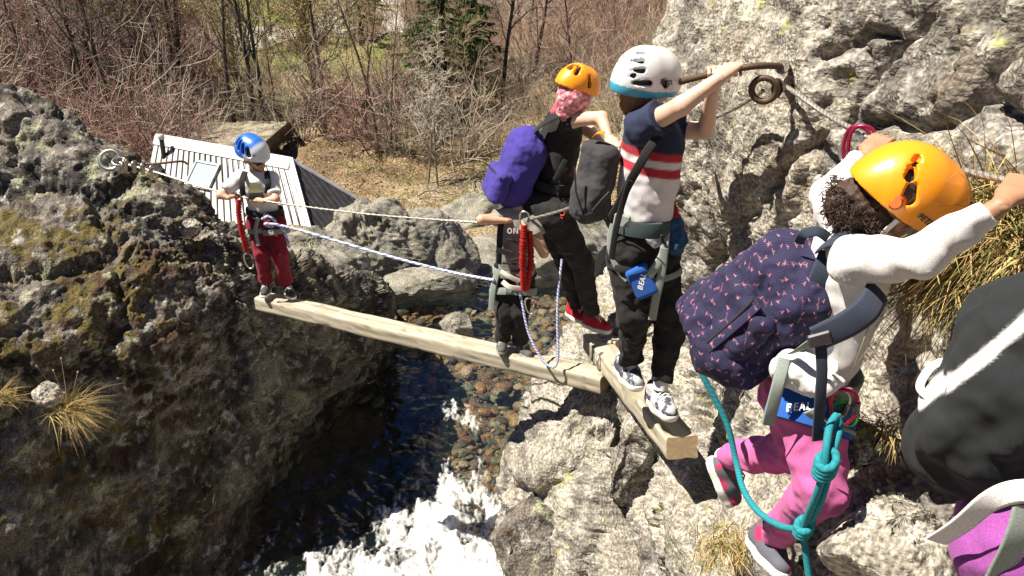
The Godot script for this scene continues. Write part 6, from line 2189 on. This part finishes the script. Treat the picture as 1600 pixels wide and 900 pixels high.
	lanyard("red lanyard bundle at the right hip of the climber in the striped shirt", [Vector3(0.676, 6.849, -3.440), Vector3(0.691, 6.810, -3.420), Vector3(0.699, 6.746, -3.420)], 0.024, [], 11)
	# dark grey backpack
	var ce := Vector3(0.354, 6.943, -3.500)
	var b := thing("backpack", "dark grey backpack hanging on the back of the climber in the striped shirt", "backpack", "backpacks worn by the climbers", ce)
	var gm := cloth(lin(0.040, 0.040, 0.048))
	var ax := (Vector3(0.388, 7.109, -3.500) - Vector3(0.339, 6.776, -3.500)).normalized()
	var bas := Basis(Vector3(0.75, 0.0, 0.66).normalized(), ax, Vector3.ZERO)
	bas.z = bas.x.cross(bas.y).normalized()
	bas.x = bas.y.cross(bas.z).normalized()
	var bl := Blob.new()
	bl.wrinkle = noise(55, 9.0, 3)
	bl.fold = 0.014
	bl.slab(Vector3.ZERO, bas, Vector3(0.085, 0.170, 0.058), 0.052)
	bl.limb(-bas.y * 0.06 + bas.z * 0.03, -bas.y * 0.12 + bas.z * 0.03, 0.07, 0.06, 0.05)
	obj("bag", bl.build(0.007).mesh(), gm, b)
	var zz := MB.new()
	for q in [[Vector3(0.259, 7.027, -3.420), Vector3(0.266, 6.923, -3.400), Vector3(0.304, 6.810, -3.420)], [Vector3(0.333, 6.850, -3.370), Vector3(0.371, 6.900, -3.370), Vector3(0.402, 6.930, -3.380)]]:
		zz.tube([q[0] - ce, q[1] - ce, q[2] - ce], [0.004], 6)
	obj("zip", zz.mesh(), M.ink, b)
	strap(b, "orange_tab", [Vector3(0.341, 7.131, -3.500) - ce, Vector3(0.357, 7.155, -3.480) - ce, Vector3(0.383, 7.154, -3.470) - ce], 0.03, cloth(lin(0.75, 0.25, 0.01)), Vector3(0, 1, 0.3))
	strap(b, "shoulder_strap", [Vector3(0.568, 7.200, -3.240) - ce, Vector3(0.527, 7.158, -3.210) - ce, Vector3(0.496, 7.097, -3.210) - ce, Vector3(0.466, 7.011, -3.250) - ce, Vector3(0.436, 6.891, -3.330) - ce, Vector3(0.408, 6.801, -3.380) - ce], 0.036, M.black_web, Vector3(-0.3, 0.2, 1))
	strap(b, "hanging_strap", [Vector3(0.465, 7.024, -3.230) - ce, Vector3(0.445, 6.908, -3.280) - ce, Vector3(0.427, 6.790, -3.300) - ce, Vector3(0.417, 6.654, -3.320) - ce], 0.026, M.black_web, Vector3(-0.3, 0.1, 1))

func girl() -> void:
	var j := {
		base = Vector3(0.815, 6.098, -2.120), head = Vector3(0.929, 7.341, -1.970), neck = Vector3(0.912, 7.240, -2.000), shr = Vector3(0.813, 7.235, -1.860), shl = Vector3(0.915, 7.179, -2.150),
		elr = Vector3(0.914, 7.305, -1.740), wrr = Vector3(1.022, 7.431, -1.700), grr = Vector3(1.112, 7.449, -1.790), axr = Vector3(0.75, -0.05, 0.62), ell = Vector3(0.892, 7.254, -2.320), wrl = Vector3(1.013, 7.340, -2.400), grl = Vector3(1.082, 7.375, -2.450), axl = Vector3(0.7, -0.08, 0.7),
		pelvis = Vector3(0.808, 6.778, -2.060), hipr = Vector3(0.803, 6.785, -1.980), hipl = Vector3(0.826, 6.690, -2.150), knr = Vector3(0.828, 6.582, -1.860), anr = Vector3(0.823, 6.188, -2.140), toer = Vector3(0.839, 6.146, -2.030), knl = Vector3(0.861, 6.538, -2.100), anl = Vector3(0.740, 6.278, -2.440), toel = Vector3(0.785, 6.098, -2.420)}
	j.fupl = Vector3(0, 0, 0)
	var shoep := func(p: Vector3, n: Vector3) -> Color:
		var k: float = nz.mid.get_noise_3dv(p * 6.0 + Vector3(3, 0, 0))
		return Color(0.42, 0.03, 0.11) if k > 0.22 else Color(0.105, 0.11, 0.145)
	var look := {seed = 31, skin = lin(0.36, 0.19, 0.115), hup = Vector3(0.3, 0.9, 0.15), hfw = Vector3(0.80, -0.55, -0.15).normalized(), topname = "shirt", topmat = M.white_cloth, sleeve = 1.9, sleevefat = 1.08, ease = 1.02, hem = -0.01, fold = 0.020, crease = 7.0,
		legmat = cloth(lin(0.56, 0.12, 0.35)), legfat = 1.14, cuff = 0.05, fold2 = 0.014, shoemat = add_grain(vmat(0.85), M.weave, M.weave_relief, 10.0, 0.02, false), shoepaint = shoep, solemat = M.white_rubber, lacemat = mat(lin(0.45, 0.02, 0.12), 0.8), sock = M.white_cloth, cell = 0.0095, fine = true, headcell = 0.0055, shoesize = 1.08, held = 0.0095}
	j.erase("fupl")
	# the rear foot points down the rock, the front foot stands on its edge
	j["fupl"] = Vector3(0.789, 6.336, -2.300) + Vector3(0.16, 0.06, 0.09) - Vector3(0.789, 6.336, -2.300) + j.base
	j["fupr"] = Vector3(0.30, 0.92, -0.1).normalized() + j.base
	var fl: Vector3 = Vector3(0.80, 0.45, 0.25).normalized()
	j["fupl"] = fl + j.base
	var o := person("person in orange helmet, white top and pink trousers climbing sideways", j, 0.88, Vector3(0.85, -0.2, -0.35), look)
	var org: Vector3 = j.base
	var hd: Vector3 = j.head - org
	var fw: Vector3 = look.hfw
	var up := (Vector3(0.28, 0.92, 0.22) - fw * Vector3(0.28, 0.92, 0.22).dot(fw)).normalized()
	var rt := fw.cross(up)
	var hc := hd + up * 0.036 + fw * 0.004
	var h := helmet(o, hc, up, fw, 1.05, M.orange_shell, [[124, 6, 16, 7, 0.016], [142, 22, 28, 6, 0.0125], [154, 36, 39, 3, 0.0105]], 0.0045, null, 0.03)
	var rv := MB.new()
	var rd := (rt * 0.72 - fw * 0.68 - up * 0.08).normalized()
	rv.tube([hc + rd * 0.100, hc + rd * 0.128, hc + rd * 0.130], [0.019, 0.018, 0.014], 18)
	obj("rivet_cap", rv.mesh(), mat(lin(0.62, 0.13, 0.03), 0.45), h)
	lettering(h, "PETZL", hc + (rt * 0.97 - fw * 0.02 + up * 0.02).normalized() * 0.1125, rt * 0.99 - fw * 0.02, up, 0.015, M.ink)
	# curly hair
	var hair := Blob.new()
	hair.wrinkle = noise(48, 38.0, 3)
	hair.fold = 0.013
	hair.limb(hd - fw * 0.045 - up * 0.035, hd - fw * 0.085 - up * 0.06, 0.068, 0.064, 0.03)
	hair.cut(hd + up * 0.0, up)
	var hm := mat(lin(0.042, 0.022, 0.015), 0.7)
	var hn := obj("hair", hair.build(0.006).mesh(), hm, o)
	var cr := MB.new()
	var r := RandomNumberGenerator.new()
	r.seed = 5
	for k in 700:
		var d := Vector3(r.randfn(), r.randfn(), r.randfn()).normalized()
		if d.dot(up) > -0.05 or d.dot(fw) > 0.3: continue
		var c0 := hd - fw * 0.07 - up * 0.035 + d * 0.070
		var e := d.cross(Vector3(r.randfn(), r.randfn(), r.randfn())).normalized()
		var pts := []
		for i in 7: pts.append(c0 + d * (0.006 * i) * r.randf_range(0.6, 1.2) + (e * cos(i * 1.6) + d.cross(e) * sin(i * 1.6)) * 0.007)
		cr.tube(pts, [0.0016, 0.0012], 3, false)
	obj("curls", cr.mesh(), hm, hn)
	strap(o, "chin_strap", [hd + rt * 0.083 + up * 0.01 + fw * 0.02, hd + rt * 0.078 - up * 0.05 + fw * 0.02, hd + rt * 0.05 - up * 0.10 + fw * 0.03], 0.016, M.grey_web, rt)
	strap(o, "chin_strap", [hd + rt * 0.083 - up * 0.005 - fw * 0.03, hd + rt * 0.080 - up * 0.05 - fw * 0.025, hd + rt * 0.06 - up * 0.10 + fw * 0.02], 0.016, M.white_print, rt)
	# harness
	var ax := Vector3(0.2, 1, 0.1).normalized()
	var wc: Vector3 = j.pelvis - org + ax * 0.075
	harness(o, wc, ax, Vector3(0.85, -0.2, -0.35), 0.128, 0.108, [], 0.1, M.grey_web, M.grey_web, 1.0)
	var th: Vector3 = j.knr - j.hipr
	var lp := band(o, "leg_loop", j.hipr - org + th * 0.14, th + Vector3(-0.10, 0, 0), Vector3(0, 0, 1), 0.104, 0.112, 0.085, 0.016, M.blue_pad)
	band(o, "leg_loop_trim", j.hipr - org + th * 0.235, th + Vector3(-0.10, 0, 0), Vector3(0, 0, 1), 0.102, 0.109, 0.012, 0.014, M.grey_web)
	var ba: Vector3 = (th + Vector3(-0.10, 0, 0)).normalized()
	var bo := Vector3(-0.78, 0.1, 1)
	bo = (bo - ba * bo.dot(ba)).normalized()
	lettering(lp, "BEAL", j.hipr - org + th * 0.15 + bo * 0.1265, bo, -th, 0.021, M.white_print, 0.2)
	strap(o, "leg_strap", [Vector3(0.691, 6.959, -1.900) - org, Vector3(0.674, 6.902, -1.870) - org, Vector3(0.670, 6.820, -1.880) - org, Vector3(0.673, 6.760, -1.900) - org], 0.032, M.grey_web, Vector3(-0.3, 0.1, 1))
	strap(o, "leg_strap", [Vector3(0.749, 6.826, -1.840) - org, Vector3(0.766, 6.842, -1.830) - org, Vector3(0.800, 6.832, -1.860) - org], 0.030, M.grey_web, Vector3(0.1, 0.2, 1))
	var sb := Blob.new()
	sb.wrinkle = noise(49, 18.0, 2)
	sb.fold = 0.014
	sb.limb(Vector3(0.722, 6.914, -1.930) - org, Vector3(0.779, 6.922, -1.860) - org, 0.05, 0.05, 0.03)
	obj("shirt_tail", sb.build(0.008).mesh(), M.white_cloth, o)
	# carabiners at the belt
	var gear := thing("carabiner_set", "bunch of silver, green and red carabiners on the belt of the climber in pink trousers", "carabiners", "", Vector3(0.824, 6.845, -1.840))
	var go: Vector3 = gear.position
	carabiner(gear, Vector3(0.811, 6.860, -1.840) - go, Vector3(0.15, 1, 0.1), Vector3(1, -0.1, 0.5), 0.105, M.alloy)
	carabiner(gear, Vector3(0.827, 6.865, -1.820) - go, Vector3(-0.1, 1, 0), Vector3(1, 0, 0.3), 0.10, M.red_alloy)
	carabiner(gear, Vector3(0.845, 6.833, -1.840) - go, Vector3(-0.5, 1, 0.1), Vector3(1, 0.3, 0.4), 0.085, M.green_alloy)
	carabiner(gear, Vector3(0.813, 6.832, -1.860) - go, Vector3(0.2, 1, 0), Vector3(0.6, 0, 0.8), 0.085, M.green_alloy)
	# hands' carabiners on the cable
	var cb := thing("carabiner_set", "pair of dark red carabiners hung on the thick cable by the hand", "carabiners", "", Vector3(1.057, 7.366, -2.570))
	var co: Vector3 = cb.position
	carabiner(cb, Vector3(1.046, 7.343, -2.550) - co, Vector3(0.15, 1, 0.1), Vector3(0.75, 0.0, 0.65), 0.115, M.red_alloy)
	carabiner(cb, Vector3(1.042, 7.356, -2.500) - co, Vector3(0.05, 1, 0.1), Vector3(0.85, 0.1, 0.5), 0.115, M.red_alloy)
	carabiner(cb, Vector3(1.041, 7.330, -2.570) - co, Vector3(0.25, 1, 0.1), Vector3(0.6, 0.0, 0.8), 0.10, M.alloy)
	lanyard("short red lanyard end below the dark red carabiners on the cable", [Vector3(1.040, 7.309, -2.530), Vector3(1.031, 7.291, -2.520), Vector3(1.019, 7.273, -2.500)], 0.014, [], 15)
	# navy backpack with small pink birds
	var ce := Vector3(0.674, 7.004, -2.100)
	var b := thing("backpack", "navy backpack with small pink birds on the back of the climber in pink trousers", "backpack", "backpacks worn by the climbers", ce)
	var print_ := bird_cloth()
	var yv := (Vector3(0.776, 7.199, -2.020) - Vector3(0.559, 6.803, -2.200)).normalized()
	var bas := Basis(Vector3.ZERO, yv, Vector3(-0.62, 0.45, 0.62))
	bas.x = bas.y.cross(bas.z).normalized()
	bas.z = bas.x.cross(bas.y).normalized()
	var bl := Blob.new()
	bl.wrinkle = noise(57, 7.0, 3)
	bl.fold = 0.022
	bl.slab(Vector3.ZERO, bas, Vector3(0.145, 0.215, 0.085), 0.078)
	bl.limb(-bas.y * 0.10 + bas.z * 0.03 - bas.x * 0.03, -bas.y * 0.12 + bas.z * 0.03 + bas.x * 0.03, 0.11, 0.11, 0.06)
	bl.limb(bas.y * 0.10 + bas.x * 0.04, bas.y * 0.17 - bas.x * 0.02, 0.085, 0.06, 0.06)
	obj("bag", bl.build(0.0075).mesh(), print_, b)
	var pk := Blob.new()
	pk.wrinkle = noise(58, 9.0, 3)
	pk.fold = 0.014
	pk.slab(bas.z * 0.095 - bas.y * 0.045, bas, Vector3(0.115, 0.125, 0.035), 0.034)
	var pn := obj("front_pocket", pk.build(0.0075).mesh(), print_, b)
	var zm := MB.new()
	zm.tube(spline([bas.z * 0.133 + bas.y * 0.09 + bas.x * 0.03, bas.z * 0.138 + bas.x * 0.035, bas.z * 0.134 - bas.y * 0.12 + bas.x * 0.03], 5), [0.0045], 6)
	obj("zip", zm.mesh(), M.ink, pn)
	strap(pn, "pocket_flap", [bas.z * 0.128 + bas.y * 0.095 + bas.x * 0.047, bas.z * 0.140 + bas.x * 0.052, bas.z * 0.134 - bas.y * 0.13 + bas.x * 0.045], 0.026, print_, bas.z)
	var sp := Blob.new()
	sp.slab(-bas.y * 0.14 - bas.x * 0.13 + bas.z * 0.01, bas, Vector3(0.04, 0.075, 0.06), 0.03)
	obj("side_pocket", sp.build(0.008).mesh(), print_, b)
	strap(b, "grab_loop", [Vector3(0.720, 7.233, -2.000) - ce, Vector3(0.722, 7.264, -1.980) - ce, Vector3(0.752, 7.275, -1.970) - ce, Vector3(0.780, 7.258, -1.970) - ce], 0.026, M.navy_web, Vector3(-0.2, 0.5, 0.8))
	strap(b, "shoulder_strap", [Vector3(0.772, 7.230, -1.980) - ce, Vector3(0.783, 7.273, -1.930) - ce, Vector3(0.816, 7.284, -1.900) - ce, Vector3(0.871, 7.244, -1.920) - ce], 0.062, M.navy_web, Vector3(-0.1, 0.8, 0.55))
	strap(b, "shoulder_strap", [Vector3(0.857, 7.186, -1.820) - ce, Vector3(0.813, 7.165, -1.760) - ce, Vector3(0.778, 7.129, -1.760) - ce, Vector3(0.744, 7.093, -1.780) - ce, Vector3(0.727, 7.069, -1.800) - ce], 0.066, M.navy_web, Vector3(-0.25, 0.15, 1))
	strap(b, "side_panel", [Vector3(0.789, 7.219, -1.970) - ce, Vector3(0.768, 7.167, -1.950) - ce, Vector3(0.749, 7.051, -1.970) - ce, Vector3(0.728, 6.952, -2.000) - ce], 0.05, M.navy_web, Vector3(-0.3, 0.1, 1))
	var bkl := MB.new()
	bkl.box(Vector3(0.721, 7.078, -1.775) - ce, Basis.from_euler(Vector3(-0.1, -0.1, 0.35)), Vector3(0.055, 0.034, 0.012), 0.004)
	obj("buckle", bkl.mesh(), M.gunmetal, b)
	strap(b, "hanging_strap", [Vector3(0.727, 7.066, -1.780) - ce, Vector3(0.737, 6.995, -1.770) - ce, Vector3(0.745, 6.907, -1.770) - ce, Vector3(0.763, 6.786, -1.790) - ce], 0.028, M.navy_web, Vector3(0, 0.05, 1))
	strap(b, "hanging_strap", [Vector3(0.714, 7.067, -1.790) - ce, Vector3(0.703, 7.024, -1.830) - ce, Vector3(0.705, 6.973, -1.900) - ce], 0.024, M.grey_web, Vector3(0, 0.2, 1))

func bird_cloth() -> StandardMaterial3D:
	# dark blue cloth, dotted, printed with little pink wading birds
	var n := 768
	var im := Image.create(n, n, false, Image.FORMAT_RGB8)
	im.fill(Color(0.105, 0.10, 0.24))
	var r := RandomNumberGenerator.new()
	r.seed = 12
	for y in range(0, n, 8):
		for x in range(0, n, 8):
			var px := (x + (4 if (y / 8) % 2 == 0 else 0)) % n
			im.fill_rect(Rect2i(px, y, 2, 2), Color(0.42, 0.40, 0.54))
	var cells := 11
	for cy in cells:
		for cx in cells:
			var ox := int((cx + 0.5 * (cy % 2) + r.randf_range(-0.12, 0.12)) * n / cells)
			var oy := int((cy + r.randf_range(-0.12, 0.12)) * n / cells)
			var fl := 1 if r.randf() < 0.5 else -1
			var pink := Color(0.90, 0.52 + 0.12 * r.randf(), 0.66)
			for q in [[0, 0, 6, 4], [3, -1, 5, 3], [-4, 1, 5, 3], [5, -5, 2, 5], [5, -8, 4, 3], [8, -7, 3, 2], [1, 4, 1, 9], [3, 4, 1, 7], [-6, 2, 3, 2]]:
				for yy in range(q[3]):
					for xx in range(q[2]):
						var X: int = (ox + fl * (q[0] + xx) + n * 2) % n
						var Y: int = (oy + q[1] + yy + n * 2) % n
						im.set_pixel(X, Y, pink)
						im.set_pixel((X + 1) % n, Y, pink)
	var m := mat(Color.WHITE, 0.9)
	return add_grain(m, ImageTexture.create_from_image(im), null, 2.6, 0.0, false)

func jacket_person() -> void:
	var j := {
		base = Vector3(1.107, 6.616, -1.350), head = Vector3(0.909, 7.607, -1.150), neck = Vector3(0.899, 7.519, -1.150), shr = Vector3(0.803, 7.480, -1.020), shl = Vector3(0.992, 7.436, -1.320),
		elr = Vector3(0.905, 7.372, -1.000), wrr = Vector3(0.984, 7.441, -1.020), grr = Vector3(1.026, 7.465, -1.050), axr = Vector3(0.3, 0.2, 0.9), ell = Vector3(1.240, 7.393, -1.450), wrl = Vector3(1.313, 7.463, -1.500), grl = Vector3(1.328, 7.488, -1.500), axl = Vector3(0.3, 0.2, 0.9),
		pelvis = Vector3(0.890, 7.054, -1.180), hipr = Vector3(0.836, 7.053, -1.100), hipl = Vector3(0.953, 6.928, -1.280), knr = Vector3(0.935, 6.716, -1.050), anr = Vector3(1.101, 6.075, -1.200), toer = Vector3(1.114, 6.131, -1.100), knl = Vector3(1.111, 6.487, -1.300), anl = Vector3(1.211, 5.929, -1.400), toel = Vector3(1.212, 5.962, -1.300)}
	var jacket := cloth(lin(0.015, 0.016, 0.023), 0.9, 60.0)
	var look := {seed = 41, skin = lin(0.5, 0.3, 0.2), hup = Vector3(0.3, 0.9, 0), hfw = Vector3(0.9, -0.2, 0.1).normalized(), topname = "jacket", topmat = jacket, sleeve = 1.9, sleevefat = 1.25, ease = 1.1, hem = -0.02,
		legmat = cloth(lin(0.30, 0.07, 0.33)), legfat = 1.15, shoemat = M.black_cloth, solemat = M.white_rubber, lacemat = M.white_print, cell = 0.011, headcell = 0.009}
	var o := person("person in black jacket with white piping and purple trousers at the right edge", j, 0.95, Vector3(0.85, 0, 0.1), look)
	var org: Vector3 = j.base
	# the jacket tail bags out over the hips
	var b := Blob.new()
	b.wrinkle = noise(61, 6.0, 3)
	b.fold = 0.022
	b.limb(Vector3(0.756, 7.242, -1.160) - org, Vector3(0.827, 7.375, -1.140) - org, 0.105, 0.14, 0.05)
	b.limb(Vector3(0.759, 7.145, -1.200) - org, Vector3(0.802, 7.197, -1.180) - org, 0.068, 0.09, 0.05)
	b.limb(Vector3(0.761, 7.234, -1.220) - org, Vector3(0.825, 7.319, -1.200) - org, 0.06, 0.11, 0.05)
	b.limb(Vector3(0.752, 7.157, -1.240) - org, Vector3(0.785, 7.221, -1.220) - org, 0.05, 0.06, 0.05)
	var p0 := Vector3(0.736, 7.460, -1.100) - org
	var p1 := Vector3(0.660, 7.295, -1.160) - org
	var nv := Vector3(-0.25, 0.45, 0.85).normalized()
	var pn := (p1 - p0).cross(nv).normalized()
	var piped := func(p: Vector3, n: Vector3) -> Color:
		return Color(0.015, 0.016, 0.023).lerp(Color(0.70, 0.70, 0.72), (1.0 - smoothstep(0.006, 0.010, absf((p - p0).dot(pn)))) * (1.0 if n.dot(nv) > 0.0 else 0.0))
	obj("jacket_tail", b.build(0.0055, piped).mesh(), add_grain(vmat(0.95), M.weave, M.weave_relief, 12.0, 0.018, false), o)
	strap(o, "piping", [Vector3(0.669, 7.283, -1.180) - org, Vector3(0.664, 7.288, -1.200) - org, Vector3(0.672, 7.304, -1.210) - org, Vector3(0.692, 7.320, -1.220) - org, Vector3(0.723, 7.329, -1.220) - org], 0.014, M.white_cloth, Vector3(-0.3, 0.5, 0.8))
	strap(o, "hip_webbing", [Vector3(0.690, 7.058, -1.100) - org, Vector3(0.697, 7.123, -1.060) - org, Vector3(0.711, 7.192, -1.030) - org, Vector3(0.742, 7.219, -1.020) - org, Vector3(0.792, 7.232, -1.000) - org], 0.036, M.white_cloth, Vector3(-0.1, 0.4, 0.9), 0.08)
	strap(o, "leg_webbing", [Vector3(0.758, 7.198, -1.015) - org, Vector3(0.755, 7.143, -1.010) - org, Vector3(0.758, 7.050, -1.030) - org, Vector3(0.760, 6.951, -1.050) - org], 0.04, M.grey_web, Vector3(-0.1, 0.3, 0.9), 0.08)
